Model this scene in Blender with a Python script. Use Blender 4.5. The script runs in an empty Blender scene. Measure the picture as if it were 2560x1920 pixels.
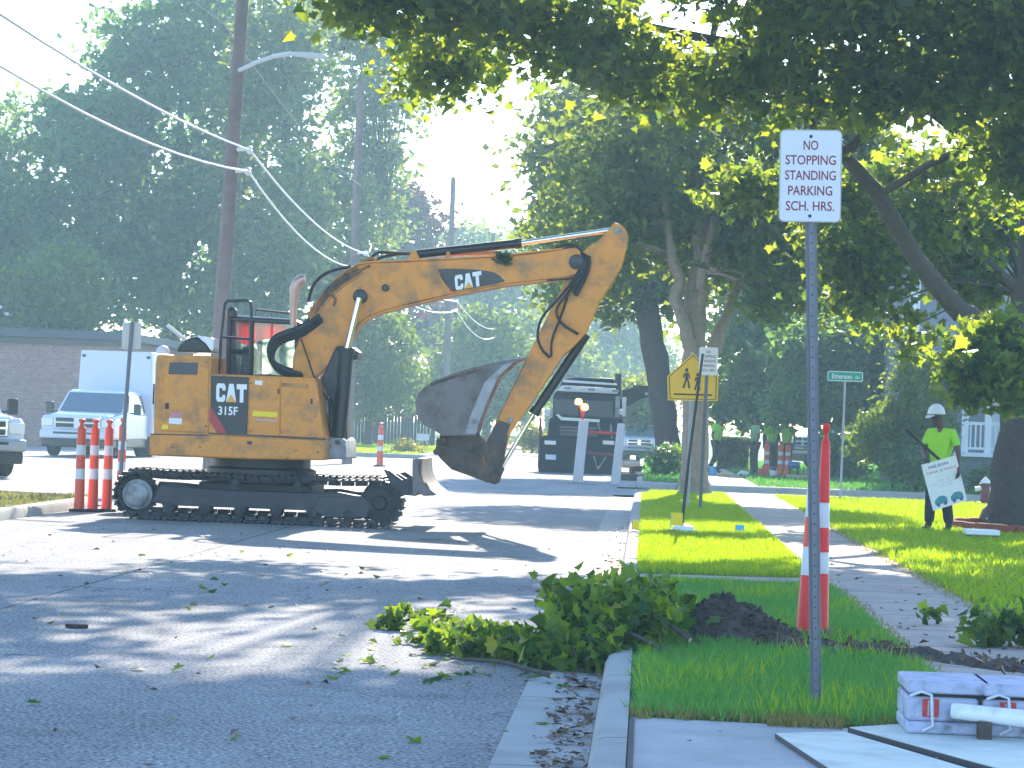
import bpy, bmesh, math, random
import numpy as np
from mathutils import Vector, Matrix
random.seed(7)
RNG = np.random.default_rng(11)
SC = bpy.context.scene
COL = SC.collection
R = math.radians
# ------------------------------------------------------------------ camera
CAMH = 1.48
HAZE = 0.0010
F = 7000.0
_ey = Vector((335, -103, -F)).normalized()
_u = Vector((math.sin(R(2.0)), math.cos(R(2.0)), 0))
_ez = (_u - _ey * _u.dot(_ey)).normalized()
_ex = _ey.cross(_ez)
CM = Matrix((_ex, _ey, _ez))
cam_d = bpy.data.cameras.new("camera"); cam_d.sensor_width = 36; cam_d.lens = 36 * F / 2560
cam_d.clip_start = 0.5; cam_d.clip_end = 3000
cam = bpy.data.objects.new("camera", cam_d); COL.objects.link(cam)
cam.matrix_world = Matrix.Translation((0, 0, CAMH)) @ CM.to_4x4()
SC.camera = cam
# ------------------------------------------------------------------ world, sun, exposure
SUN_EL, SUN_AZ = R(27), R(4.3)           # azimuth measured from +Y towards +X
w = bpy.data.worlds.new("World"); SC.world = w; w.use_nodes = True
nt = w.node_tree; bg = nt.nodes["Background"]
sky = nt.nodes.new("ShaderNodeTexSky"); sky.sky_type = 'NISHITA'; sky.sun_disc = False
sky.sun_elevation = SUN_EL; sky.sun_rotation = SUN_AZ; sky.air_density = 1.0; sky.dust_density = 0.3; sky.ozone_density = 4.0
nt.links.new(sky.outputs[0], bg.inputs[0]); bg.inputs[1].default_value = 0.15
sl = bpy.data.lights.new("sun", 'SUN'); sl.energy = 4.2; sl.angle = R(0.5); sl.color = (1, 0.90, 0.77)
so = bpy.data.objects.new("sun", sl); COL.objects.link(so)
sunv = Vector((math.sin(SUN_AZ) * math.cos(SUN_EL), math.cos(SUN_AZ) * math.cos(SUN_EL), math.sin(SUN_EL)))
so.rotation_euler = sunv.to_track_quat('Z', 'Y').to_euler()
vs = SC.view_settings; vs.view_transform = 'Standard'; vs.look = 'None'; vs.gamma = 1; vs.exposure = 1.72
SC.cycles.max_bounces = 8; SC.cycles.transmission_bounces = 6; SC.cycles.transparent_max_bounces = 8
SC.cycles.volume_bounces = 1; SC.cycles.use_denoising = True
SC.cycles.sample_clamp_indirect = 8

def ray(px, py):
    return CM @ Vector((px - 1280, 960 - py, -F))
def P(px, py, Y):
    d = ray(px, py); t = Y / d.y
    return Vector((d.x * t, Y, CAMH + d.z * t))
def G(px, py, z=0.0):
    d = ray(px, py); t = (z - CAMH) / d.z
    return Vector((d.x * t, d.y * t, z))

# ------------------------------------------------------------------ materials
def mat(name, col, rough=0.6, metal=0.0, var=0.15, scale=8.0, bump=0.0, bscale=40.0, coat=0.0, dirt=None, dscale=3.0, dthr=0.55, spec=0.5):
    m = bpy.data.materials.new(name); m.use_nodes = True
    n = m.node_tree.nodes; l = m.node_tree.links; b = n["Principled BSDF"]
    b.inputs["Roughness"].default_value = rough; b.inputs["Metallic"].default_value = metal
    b.inputs["Coat Weight"].default_value = coat; b.inputs["Specular IOR Level"].default_value = spec
    tc = n.new("ShaderNodeTexCoord")
    no = n.new("ShaderNodeTexNoise"); no.inputs["Scale"].default_value = scale; no.inputs["Detail"].default_value = 6
    l.new(tc.outputs["Object"], no.inputs["Vector"])
    mx = n.new("ShaderNodeMix"); mx.data_type = 'RGBA'
    mx.inputs[6].default_value = (*[max(0, c * (1 - var)) for c in col], 1)
    mx.inputs[7].default_value = (*[min(1, c * (1 + var)) for c in col], 1)
    l.new(no.outputs["Fac"], mx.inputs[0]); out = mx.outputs[2]
    if dirt:
        n2 = n.new("ShaderNodeTexNoise"); n2.inputs["Scale"].default_value = dscale; n2.inputs["Detail"].default_value = 8; n2.inputs["Roughness"].default_value = 0.65
        l.new(tc.outputs["Object"], n2.inputs["Vector"])
        mr = n.new("ShaderNodeMapRange"); mr.inputs[1].default_value = dthr - 0.08; mr.inputs[2].default_value = dthr + 0.15
        l.new(n2.outputs["Fac"], mr.inputs[0])
        m2 = n.new("ShaderNodeMix"); m2.data_type = 'RGBA'; m2.inputs[7].default_value = (*dirt, 1)
        l.new(mr.outputs[0], m2.inputs[0]); l.new(out, m2.inputs[6]); out = m2.outputs[2]
    l.new(out, b.inputs["Base Color"])
    if bump:
        n3 = n.new("ShaderNodeTexNoise"); n3.inputs["Scale"].default_value = bscale; n3.inputs["Detail"].default_value = 8
        l.new(tc.outputs["Object"], n3.inputs["Vector"])
        bp = n.new("ShaderNodeBump"); bp.inputs["Strength"].default_value = bump; bp.inputs["Distance"].default_value = 0.02
        l.new(n3.outputs["Fac"], bp.inputs["Height"]); l.new(bp.outputs[0], b.inputs["Normal"])
    return m

def leafmat(name, c1, c2, trans=0.5, tcol=None, rough=0.5):
    m = bpy.data.materials.new(name); m.use_nodes = True
    n = m.node_tree.nodes; l = m.node_tree.links; b = n["Principled BSDF"]; b.inputs["Roughness"].default_value = rough
    b.inputs["Specular IOR Level"].default_value = 0.3
    g = n.new("ShaderNodeNewGeometry"); mx = n.new("ShaderNodeMix"); mx.data_type = 'RGBA'
    mx.inputs[6].default_value = (*c1, 1); mx.inputs[7].default_value = (*c2, 1)
    l.new(g.outputs["Random Per Island"], mx.inputs[0]); l.new(mx.outputs[2], b.inputs["Base Color"])
    tr = n.new("ShaderNodeBsdfTranslucent")
    t2 = n.new("ShaderNodeMix"); t2.data_type = 'RGBA'; t2.blend_type = 'MULTIPLY'; t2.inputs[0].default_value = 1
    tc = tcol or (2.6, 2.4, 0.8)
    t2.inputs[7].default_value = (*tc, 1); l.new(mx.outputs[2], t2.inputs[6]); l.new(t2.outputs[2], tr.inputs[0])
    ms = n.new("ShaderNodeMixShader"); ms.inputs[0].default_value = trans
    l.new(b.outputs[0], ms.inputs[1]); l.new(tr.outputs[0], ms.inputs[2]); l.new(ms.outputs[0], n["Material Output"].inputs[0])
    return m

def glassmat(name, col, rough=0.05, alpha=0.0):
    m = bpy.data.materials.new(name); m.use_nodes = True
    b = m.node_tree.nodes["Principled BSDF"]; b.inputs["Base Color"].default_value = (*col, 1)
    b.inputs["Roughness"].default_value = rough; b.inputs["Specular IOR Level"].default_value = 0.8
    b.inputs["Transmission Weight"].default_value = alpha
    return m
def emit(name, col, s):
    m = bpy.data.materials.new(name); m.use_nodes = True
    b = m.node_tree.nodes["Principled BSDF"]; b.inputs["Base Color"].default_value = (*col, 1)
    b.inputs["Emission Color"].default_value = (*col, 1); b.inputs["Emission Strength"].default_value = s
    return m

def asphalt(name, base, seam=None):
    m = bpy.data.materials.new(name); m.use_nodes = True
    n = m.node_tree.nodes; l = m.node_tree.links; b = n["Principled BSDF"]; b.inputs["Roughness"].default_value = 0.85
    b.inputs["Specular IOR Level"].default_value = 0.25
    tc = n.new("ShaderNodeTexCoord")
    def noise(s, d=4, r=0.55):
        t = n.new("ShaderNodeTexNoise"); t.inputs["Scale"].default_value = s; t.inputs["Detail"].default_value = d; t.inputs["Roughness"].default_value = r
        l.new(tc.outputs["Object"], t.inputs["Vector"]); return t.outputs["Fac"]
    def mth(op, a, bb):
        t = n.new("ShaderNodeMath"); t.operation = op
        for i, v in enumerate((a, bb)):
            if hasattr(v, "is_linked"): l.new(v, t.inputs[i])
            else: t.inputs[i].default_value = v
        return t.outputs[0]
    fine = noise(42, 5, 0.75); mid = noise(6, 5); big = noise(0.35, 3)
    v = mth('ADD', mth('MULTIPLY', fine, 6.5), mth('ADD', mth('MULTIPLY', mid, 0.7), mth('MULTIPLY', big, 0.7)))
    v = mth('MAXIMUM', mth('SUBTRACT', v, 2.95), 0.12)
    vo = n.new("ShaderNodeTexVoronoi"); vo.feature = 'DISTANCE_TO_EDGE'; vo.inputs["Scale"].default_value = 0.16
    mp = n.new("ShaderNodeVectorMath"); mp.operation = 'ADD'
    nn = n.new("ShaderNodeTexNoise"); nn.inputs["Scale"].default_value = 1.3; nn.inputs["Detail"].default_value = 6
    l.new(tc.outputs["Object"], nn.inputs["Vector"]); l.new(tc.outputs["Object"], mp.inputs[0]); l.new(nn.outputs["Color"], mp.inputs[1])
    l.new(mp.outputs[0], vo.inputs["Vector"])
    cr = mth('LESS_THAN', vo.outputs["Distance"], 0.0016)
    dark = mth('MULTIPLY', cr, 0.45)
    if seam is not None:
        sp = n.new("ShaderNodeSeparateXYZ"); l.new(tc.outputs["Object"], sp.inputs[0])
        wob = mth('MULTIPLY', mth('SUBTRACT', mid, 0.5), 0.08)
        d = mth('ABSOLUTE', mth('ADD', mth('SUBTRACT', sp.outputs[0], seam), wob), 0)
        sm = mth('MULTIPLY', mth('LESS_THAN', d, 0.016), 0.6)
        dark = mth('MAXIMUM', dark, sm)
    mpn = n.new("ShaderNodeMapping"); mpn.inputs["Scale"].default_value = (1.6, 0.12, 1); l.new(tc.outputs["Object"], mpn.inputs["Vector"])
    st = n.new("ShaderNodeTexNoise"); st.inputs["Scale"].default_value = 1.0; st.inputs["Detail"].default_value = 5; l.new(mpn.outputs[0], st.inputs["Vector"])
    v = mth('MULTIPLY', v, mth('ADD', 0.72, mth('MULTIPLY', st.outputs["Fac"], 0.56)))
    sn = n.new("ShaderNodeTexNoise"); sn.inputs["Scale"].default_value = 0.9; sn.inputs["Detail"].default_value = 7; l.new(tc.outputs["Object"], sn.inputs["Vector"])
    sr = n.new("ShaderNodeMapRange"); sr.inputs[1].default_value = 0.60; sr.inputs[2].default_value = 0.72; sr.inputs[4].default_value = 0.35; l.new(sn.outputs["Fac"], sr.inputs[0])
    v = mth('MULTIPLY', v, mth('SUBTRACT', 1.0, sr.outputs[0]))
    v = mth('MULTIPLY', v, mth('SUBTRACT', 1.0, dark))
    mx = n.new("ShaderNodeMix"); mx.data_type = 'RGBA'; mx.clamp_factor = False; mx.inputs[6].default_value = (0, 0, 0, 1); mx.inputs[7].default_value = (*base, 1)
    l.new(v, mx.inputs[0]); l.new(mx.outputs[2], b.inputs["Base Color"])
    bp = n.new("ShaderNodeBump"); bp.inputs["Strength"].default_value = 0.9; bp.inputs["Distance"].default_value = 0.02
    l.new(fine, bp.inputs["Height"]); l.new(bp.outputs[0], b.inputs["Normal"])
    return m

def concrete(name, base, joint=None, jw=0.008):
    m = mat(name, base, 0.85, var=0.18, scale=3, bump=0.25, bscale=120, dirt=[c * 0.72 for c in base], dscale=1.1, dthr=0.56, spec=0.25)
    if joint:
        n = m.node_tree.nodes; l = m.node_tree.links; b = n["Principled BSDF"]
        src = b.inputs["Base Color"].links[0].from_socket
        tc = n.new("ShaderNodeTexCoord"); sp = n.new("ShaderNodeSeparateXYZ"); l.new(tc.outputs["Object"], sp.inputs[0])
        a = n.new("ShaderNodeMath"); a.operation = 'PINGPONG'; a.inputs[1].default_value = joint / 2; l.new(sp.outputs[1], a.inputs[0])
        c = n.new("ShaderNodeMath"); c.operation = 'LESS_THAN'; c.inputs[1].default_value = jw; l.new(a.outputs[0], c.inputs[0])
        mx = n.new("ShaderNodeMix"); mx.data_type = 'RGBA'; mx.inputs[7].default_value = (0.05, 0.045, 0.04, 1)
        l.new(c.outputs[0], mx.inputs[0]); l.new(src, mx.inputs[6]); l.new(mx.outputs[2], b.inputs["Base Color"])
    return m

M = {}
M['asphalt'] = asphalt("worn asphalt", (0.29, 0.285, 0.28), -4.57)
M['lot'] = asphalt("pale lot paving", (0.34, 0.33, 0.31))
M['conc'] = concrete("kerb concrete", (0.38, 0.37, 0.35), 3.0)
M['drive'] = concrete("driveway concrete", (0.46, 0.44, 0.43))
M['walk'] = concrete("sidewalk concrete", (0.47, 0.375, 0.315), 1.5, 0.012)
M['soil'] = mat("dark soil", (0.06, 0.042, 0.032), 0.95, var=0.7, scale=22, bump=1.0, bscale=45, dirt=(0.11, 0.085, 0.065), dscale=16, dthr=0.58)
M['turf'] = mat("turf base", (0.07, 0.13, 0.022), 0.95, var=0.45, scale=6, bump=0.8, bscale=90, dirt=(0.13, 0.15, 0.03), dscale=0.8, dthr=0.58)
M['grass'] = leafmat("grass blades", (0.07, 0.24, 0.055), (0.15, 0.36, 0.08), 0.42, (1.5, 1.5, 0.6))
M['grasslit'] = leafmat("sunlit grass", (0.135, 0.265, 0.013), (0.29, 0.355, 0.021), 0.52, (2.2, 2.05, 0.4))  # lit copy of the grass: sunlight put into the blade colour
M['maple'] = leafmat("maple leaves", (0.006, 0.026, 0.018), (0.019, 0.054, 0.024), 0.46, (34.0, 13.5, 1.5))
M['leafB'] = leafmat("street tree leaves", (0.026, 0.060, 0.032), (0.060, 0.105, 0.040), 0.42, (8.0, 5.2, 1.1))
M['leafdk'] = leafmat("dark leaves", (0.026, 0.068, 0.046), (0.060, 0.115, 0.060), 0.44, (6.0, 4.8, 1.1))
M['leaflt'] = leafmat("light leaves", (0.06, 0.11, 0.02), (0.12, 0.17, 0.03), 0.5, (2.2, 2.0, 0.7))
M['leafpp'] = leafmat("plum leaves", (0.05, 0.02, 0.025), (0.085, 0.035, 0.035), 0.35, (2.0, 1.2, 1.1))
M['leafcut'] = leafmat("cut leaves", (0.012, 0.055, 0.018), (0.12, 0.22, 0.03), 0.42, (4.0, 2.8, 0.5))  # wide range puts lit tips and shaded gaps into the leaf colour
M['leafye'] = leafmat("yellow green leaves", (0.14, 0.17, 0.02), (0.24, 0.22, 0.02), 0.5, (1.8, 1.6, 0.6))
M['litter'] = leafmat("dead leaves", (0.06, 0.03, 0.018), (0.20, 0.12, 0.06), 0.1, (1, 1, 1))
M['bark'] = mat("bark", (0.075, 0.062, 0.052), 0.9, var=0.45, scale=14, bump=1.0, bscale=18)
M['barkgrey'] = mat("pale grey bark", (0.28, 0.225, 0.175), 0.9, var=0.4, scale=10, bump=0.9, bscale=16)
M['cat'] = mat("machine yellow", (0.72, 0.265, 0.03), 0.5, var=0.14, scale=3.5, bump=0.05, bscale=30, dirt=(0.30, 0.15, 0.055), dscale=3.4, dthr=0.54)
M['catdirty'] = mat("dirty machine yellow", (0.52, 0.22, 0.045), 0.6, var=0.2, scale=5, dirt=(0.09, 0.06, 0.04), dscale=4, dthr=0.48, bump=0.2)
M['decal'] = mat("charcoal decal", (0.018, 0.017, 0.022), 0.35, var=0.1)
M['decalred'] = mat("red decal stripe", (0.42, 0.025, 0.03), 0.4, var=0.08)
M['white'] = mat("white paint", (0.78, 0.78, 0.77), 0.4, var=0.05)
M['logoyel'] = mat("logo yellow", (0.75, 0.36, 0.03), 0.4, var=0.05)
M['black'] = mat("black paint", (0.012, 0.012, 0.014), 0.4, var=0.2)
M['rubber'] = mat("black rubber", (0.016, 0.016, 0.017), 0.75, var=0.3)
M['track'] = mat("dusty track steel", (0.024, 0.023, 0.026), 0.6, 0.2, var=0.4, scale=14, bump=0.4, bscale=40, dirt=(0.065, 0.055, 0.045), dscale=6, dthr=0.6)
M['frame'] = mat("dark grey track frame", (0.03, 0.03, 0.036), 0.55, 0.1, var=0.25, scale=6, dirt=(0.07, 0.06, 0.05), dscale=4, dthr=0.58)
M['steelworn'] = mat("worn bucket steel", (0.185, 0.155, 0.15), 0.6, 0.3, var=0.25, scale=4, bump=0.25, bscale=25, dirt=(0.095, 0.07, 0.055), dscale=3, dthr=0.53)
M['brownsteel'] = mat('rusty brown steel', (0.11, 0.075, 0.05), 0.7, 0.2, var=0.4, scale=8, bump=0.3, bscale=30, dirt=(0.04, 0.03, 0.025), dscale=5, dthr=0.5)
M['chrome'] = mat("chrome rod", (0.8, 0.8, 0.82), 0.12, 1.0, var=0.03)
M['tubewhite'] = mat('glossy white tube', (0.80, 0.80, 0.78), 0.25, var=0.08, scale=6, dirt=(0.45, 0.43, 0.40), dscale=7, dthr=0.63)
M['galv'] = mat("galvanised steel", (0.34, 0.35, 0.36), 0.5, 0.6, var=0.15, scale=30)
M['post'] = mat("weathered post steel", (0.17, 0.18, 0.20), 0.6, 0.4, var=0.2, scale=20)
M['blind'] = leafmat('red cab blind', (0.60, 0.02, 0.02), (0.60, 0.02, 0.02), 0.65, (1.5, 1.2, 1.2))
M['redpanel'] = mat("red panel", (0.55, 0.03, 0.025), 0.5, var=0.3, scale=6, dirt=(0.12, 0.02, 0.02), dscale=7, dthr=0.58)
M['grey'] = mat("grey machinery", (0.30, 0.30, 0.31), 0.5, 0.1, var=0.25, scale=9, dirt=(0.09, 0.08, 0.07), dscale=5, dthr=0.55)
M['exhaust'] = mat("pinkish exhaust metal", (0.50, 0.36, 0.31), 0.4, 0.5, var=0.2, scale=7)
M['glass'] = glassmat("dark glass", (0.03, 0.045, 0.05), 0.05)
M['cabglass'] = glassmat("cab glass", (0.55, 0.75, 0.68), 0.03, 0.92)
M['truckglass'] = glassmat('dark blue truck glass', (0.008, 0.022, 0.045), 0.35)
M['drygrass'] = leafmat('dry verge grass', (0.18, 0.19, 0.05), (0.34, 0.28, 0.10), 0.4, (1.3, 1.2, 0.7))
M['windshield'] = glassmat("windshield glass", (0.10, 0.15, 0.20), 0.06)
M['orange'] = mat("fluorescent orange plastic", (0.80, 0.085, 0.02), 0.45, var=0.08, scale=6, dirt=(0.42, 0.06, 0.03), dscale=9, dthr=0.62)
M['orangeshade'] = mat("shade-reddened orange plastic", (0.78, 0.018, 0.010), 0.45, var=0.12, scale=6, dirt=(0.40, 0.02, 0.015), dscale=8, dthr=0.66)  # deep red puts the shade into the orange plastic's colour
M['reflect'] = mat("reflective white sheeting", (0.66, 0.66, 0.68), 0.4, var=0.08, scale=10)
M['signwhite'] = mat("sign white", (0.60, 0.62, 0.66), 0.45, var=0.06, scale=6)
M['signred'] = mat("faded sign red", (0.20, 0.018, 0.035), 0.5, var=0.3, scale=30)
M['signback'] = mat("aluminium sign back", (0.50, 0.50, 0.52), 0.5, 0.3, var=0.1)
M['yellowsign'] = mat("school sign yellow", (0.95, 0.56, 0.01), 0.45, var=0.06)
M['greensign'] = mat("street sign green", (0.01, 0.30, 0.22), 0.45, var=0.08)
M['yellow'] = mat("yellow plastic", (0.85, 0.62, 0.01), 0.5, var=0.08)
M['carwhite'] = mat("white car paint", (0.62, 0.66, 0.70), 0.25, var=0.03, coat=0.6)
M['vanwhite'] = mat("white box paint", (0.60, 0.63, 0.70), 0.45, var=0.05)
M['darktruck'] = mat("black truck paint", (0.006, 0.008, 0.014), 0.5, var=0.3, spec=0.25)
M['bluecar'] = mat("blue grey car paint", (0.07, 0.09, 0.13), 0.3, var=0.1, coat=0.5)
M['cream'] = mat("cream lamp lens", (0.75, 0.72, 0.66), 0.2, var=0.05)
M['beacon'] = emit("lit amber beacon", (1.0, 0.38, 0.05), 6.0)
M['brick'] = mat("brown brick", (0.33, 0.21, 0.18), 0.9, var=0.3, scale=5, bump=0.3)
_m = M['brick']; _n = _m.node_tree.nodes; _l = _m.node_tree.links; _b = _n["Principled BSDF"]; _s = _b.inputs["Base Color"].links[0].from_socket
_bt = _n.new("ShaderNodeTexBrick"); _bt.inputs["Scale"].default_value = 3.0; _bt.inputs["Mortar Size"].default_value = 0.03; _bt.inputs["Color1"].default_value = (1, 1, 1, 1); _bt.inputs["Color2"].default_value = (0.72, 0.7, 0.7, 1); _bt.inputs["Mortar"].default_value = (1.2, 1.25, 1.3, 1)
_tc = _n.new("ShaderNodeTexCoord"); _mp = _n.new("ShaderNodeMapping"); _mp.inputs["Rotation"].default_value = (R(90), 0, 0); _l.new(_tc.outputs["Object"], _mp.inputs[0]); _l.new(_mp.outputs[0], _bt.inputs["Vector"])
_mx = _n.new("ShaderNodeMix"); _mx.data_type = 'RGBA'; _mx.blend_type = 'MULTIPLY'; _mx.inputs[0].default_value = 1; _l.new(_s, _mx.inputs[6]); _l.new(_bt.outputs["Color"], _mx.inputs[7]); _l.new(_mx.outputs[2], _b.inputs["Base Color"])
M['fascia'] = mat("dark fascia", (0.055, 0.06, 0.075), 0.6)
M['siding'] = mat("blue grey siding", (0.22, 0.235, 0.29), 0.7, var=0.06)
M['trim'] = mat("white house trim", (0.75, 0.76, 0.78), 0.6, var=0.05)
M['found'] = mat("grey foundation", (0.13, 0.15, 0.17), 0.9, var=0.15)
M['roof'] = mat("grey shingles", (0.16, 0.17, 0.19), 0.9, var=0.3, scale=20)
M['fence'] = mat("dark weathered boards", (0.05, 0.06, 0.075), 0.85, var=0.3, scale=6)
M['pole'] = mat("weathered pole wood", (0.23, 0.175, 0.165), 0.9, var=0.3, scale=5, bump=0.4, bscale=12)
M['wire'] = mat("sunlit cable sheath", (0.62, 0.62, 0.56), 0.3, 0.2, var=0.05)  # bright sun on the cables put into the pale sheath colour
M['wiredk'] = mat("dark wire", (0.03, 0.03, 0.03), 0.5)
M['lime'] = mat("lime shirt", (0.36, 0.72, 0.03), 0.8, var=0.12, scale=9, bump=0.3, bscale=12)
M['limedull'] = mat("dull green shirt", (0.22, 0.34, 0.18), 0.8, var=0.15, scale=9)
M['denim'] = mat("dark trousers", (0.02, 0.024, 0.035), 0.85, var=0.3, scale=12, bump=0.3, bscale=16)
M['skin'] = mat("brown skin", (0.13, 0.06, 0.042), 0.55, var=0.1)
M['hair'] = mat("black hair", (0.008, 0.007, 0.007), 0.6)
M['boot'] = mat("brown boots", (0.05, 0.03, 0.02), 0.7)
M['glove'] = mat("brown glove", (0.09, 0.05, 0.03), 0.8)
M['teal'] = mat("teal print", (0.03, 0.25, 0.28), 0.5)
M['purple'] = mat("purple print", (0.10, 0.07, 0.22), 0.5)
M['pinkprint'] = mat("pink print", (0.60, 0.22, 0.24), 0.5)
M['greyprint'] = mat("grey print", (0.45, 0.43, 0.48), 0.5)
M['hydrant'] = mat("dark red hydrant", (0.17, 0.02, 0.035), 0.5, var=0.15)
M['redbrick'] = mat("red edging brick", (0.30, 0.075, 0.05), 0.85, var=0.3, scale=9)
M['boardpale'] = mat("pale sign board", (0.66, 0.70, 0.62), 0.5, var=0.12, scale=4, dirt=(0.46, 0.49, 0.46), dscale=3, dthr=0.55)
M['boardedge'] = mat("dark board edge", (0.05, 0.045, 0.05), 0.7)
M['plasticbw'] = mat("scuffed white blue plastic", (0.42, 0.45, 0.58), 0.55, var=0.15, scale=12, dirt=(0.15, 0.16, 0.20), dscale=9, dthr=0.56)
M['log'] = mat("cut log end", (0.62, 0.42, 0.28), 0.8, var=0.2, scale=12)
M['paint'] = mat("orange marking paint", (0.60, 0.16, 0.10), 0.8, var=0.2, scale=20)
M['bluepl'] = mat("blue plastic", (0.10, 0.45, 0.75), 0.5)
M['bluedk'] = mat("deep blue plastic", (0.02, 0.12, 0.32), 0.5)
M['redbucket'] = mat("red bucket plastic", (0.75, 0.08, 0.07), 0.5)
M['deadgrass'] = mat("straw colored dry grass", (0.30, 0.25, 0.12), 0.95, var=0.3, scale=12)

# ------------------------------------------------------------------ mesh builder
ORIG = {}
class MB:
    def __init__(s): s.v = []; s.f = []; s.m = []
    def add(s, vs, fs, mi=0):
        o = len(s.v); s.v += [tuple(v) for v in vs]
        for f in fs: s.f.append(tuple(i + o for i in f)); s.m.append(mi)
    def merge(s, o, mi=None):
        s.add(o.v, [], 0); off = len(s.v) - len(o.v)
        for f, m in zip(o.f, o.m): s.f.append(tuple(i + off for i in f)); s.m.append(m if mi is None else mi)
        return s
    def box(s, x0, x1, y0, y1, z0, z1, mi=0):
        s.add([(x0, y0, z0), (x1, y0, z0), (x1, y1, z0), (x0, y1, z0), (x0, y0, z1), (x1, y0, z1), (x1, y1, z1), (x0, y1, z1)],
              [(0, 3, 2, 1), (4, 5, 6, 7), (0, 1, 5, 4), (1, 2, 6, 5), (2, 3, 7, 6), (3, 0, 4, 7)], mi); return s
    def prism(s, poly, Y0, Y1, mi=0):                 # a pixel outline at depth Y0, with real thickness to Y1
        fr = [P(x, y, Y0) for x, y in poly]
        return s.extr(fr, Vector((0, Y1 - Y0, 0)), mi)
    def extr(s, pts, d, mi=0):
        n = len(pts); pts = [Vector(p) for p in pts]
        s.add(pts + [p + Vector(d) for p in pts], [tuple(range(n)), tuple(range(2 * n - 1, n - 1, -1))] +
              [(i, i + n, (i + 1) % n + n, (i + 1) % n) for i in range(n)], mi); return s
    def tube(s, pts, r, n=8, mi=0, cap=True):
        pts = [Vector(p) for p in pts]; k = len(pts)
        rs = r if isinstance(r, (list, tuple)) else [r] * k
        up = None; rings = []
        for i, p in enumerate(pts):
            t = (pts[min(i + 1, k - 1)] - pts[max(i - 1, 0)]).normalized()
            if up is None: up = t.orthogonal().normalized()
            a = (up - t * up.dot(t)); a = a.normalized() if a.length > 1e-6 else t.orthogonal().normalized()
            up = a; b = t.cross(a)
            rings.append([p + (a * math.cos(2 * math.pi * j / n) + b * math.sin(2 * math.pi * j / n)) * rs[i] for j in range(n)])
        vs = [q for rg in rings for q in rg]
        fs = [(i * n + j, i * n + (j + 1) % n, (i + 1) * n + (j + 1) % n, (i + 1) * n + j) for i in range(k - 1) for j in range(n)]
        if cap: fs += [tuple(range(n - 1, -1, -1)), tuple(range((k - 1) * n, k * n))]
        s.add(vs, fs, mi); return s
    def cyl(s, a, b, r, n=16, mi=0, r2=None): return s.tube([a, b], [r, r if r2 is None else r2], n, mi)
    def lathe(s, c, prof, n=16, mi=0, axis='z'):
        c = Vector(c); vs = []
        for r, h in prof:
            for j in range(n):
                a = 2 * math.pi * j / n
                vs.append(c + (Vector((r * math.cos(a), r * math.sin(a), h)) if axis == 'z' else Vector((r * math.cos(a), h, r * math.sin(a)))))
        k = len(prof)
        fs = [(i * n + j, i * n + (j + 1) % n, (i + 1) * n + (j + 1) % n, (i + 1) * n + j) for i in range(k - 1) for j in range(n)]
        fs += [tuple(range(n - 1, -1, -1)), tuple(range((k - 1) * n, k * n))]
        s.add(vs, fs, mi); return s
    def build(s, name, mats, parent=None, bevel=0.0, smooth=True, local=False, seg=2):
        me = bpy.data.meshes.new(name)
        org = Vector((0, 0, 0)) if (parent is None or local) else ORIG[parent.name]
        me.from_pydata([(v[0] - org.x, v[1] - org.y, v[2] - org.z) for v in s.v], [], s.f)
        if not isinstance(mats, (list, tuple)): mats = [mats]
        for m in mats: me.materials.append(m)
        me.polygons.foreach_set("material_index", s.m)
        bm = bmesh.new(); bm.from_mesh(me); bmesh.ops.recalc_face_normals(bm, faces=bm.faces); bm.to_mesh(me); bm.free()
        if smooth:
            me.polygons.foreach_set("use_smooth", [True] * len(me.polygons)); me.set_sharp_from_angle(angle=R(38))
        o = bpy.data.objects.new(name, me); COL.objects.link(o)
        if parent is not None: o.parent = parent
        ORIG[o.name] = org
        if bevel:
            b = o.modifiers.new("bevel", 'BEVEL'); b.width = bevel; b.segments = seg; b.limit_method = 'ANGLE'; b.angle_limit = R(40)
        return o

def tag(o, label, cat, group=None, kind=None):
    o["label"] = label; o["category"] = cat
    if group: o["group"] = group
    if kind: o["kind"] = kind
    return o
def thing(name, label, cat, loc, group=None, rz=0.0):
    o = bpy.data.objects.new(name, None); COL.objects.link(o); o.empty_display_size = 0.2
    o.location = loc; o.rotation_euler = (0, 0, rz); ORIG[o.name] = Vector(loc)
    return tag(o, label, cat, group)
def copy_thing(root, loc, label, rz=None):
    r = root.copy(); COL.objects.link(r); r.location = loc; r["label"] = label
    if rz is not None: r.rotation_euler = (0, 0, rz)
    def rec(a, b):
        for ch in list(a.children):
            c = ch.copy(); COL.objects.link(c); c.parent = b; rec(ch, c)
    rec(root, r); return r

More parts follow.
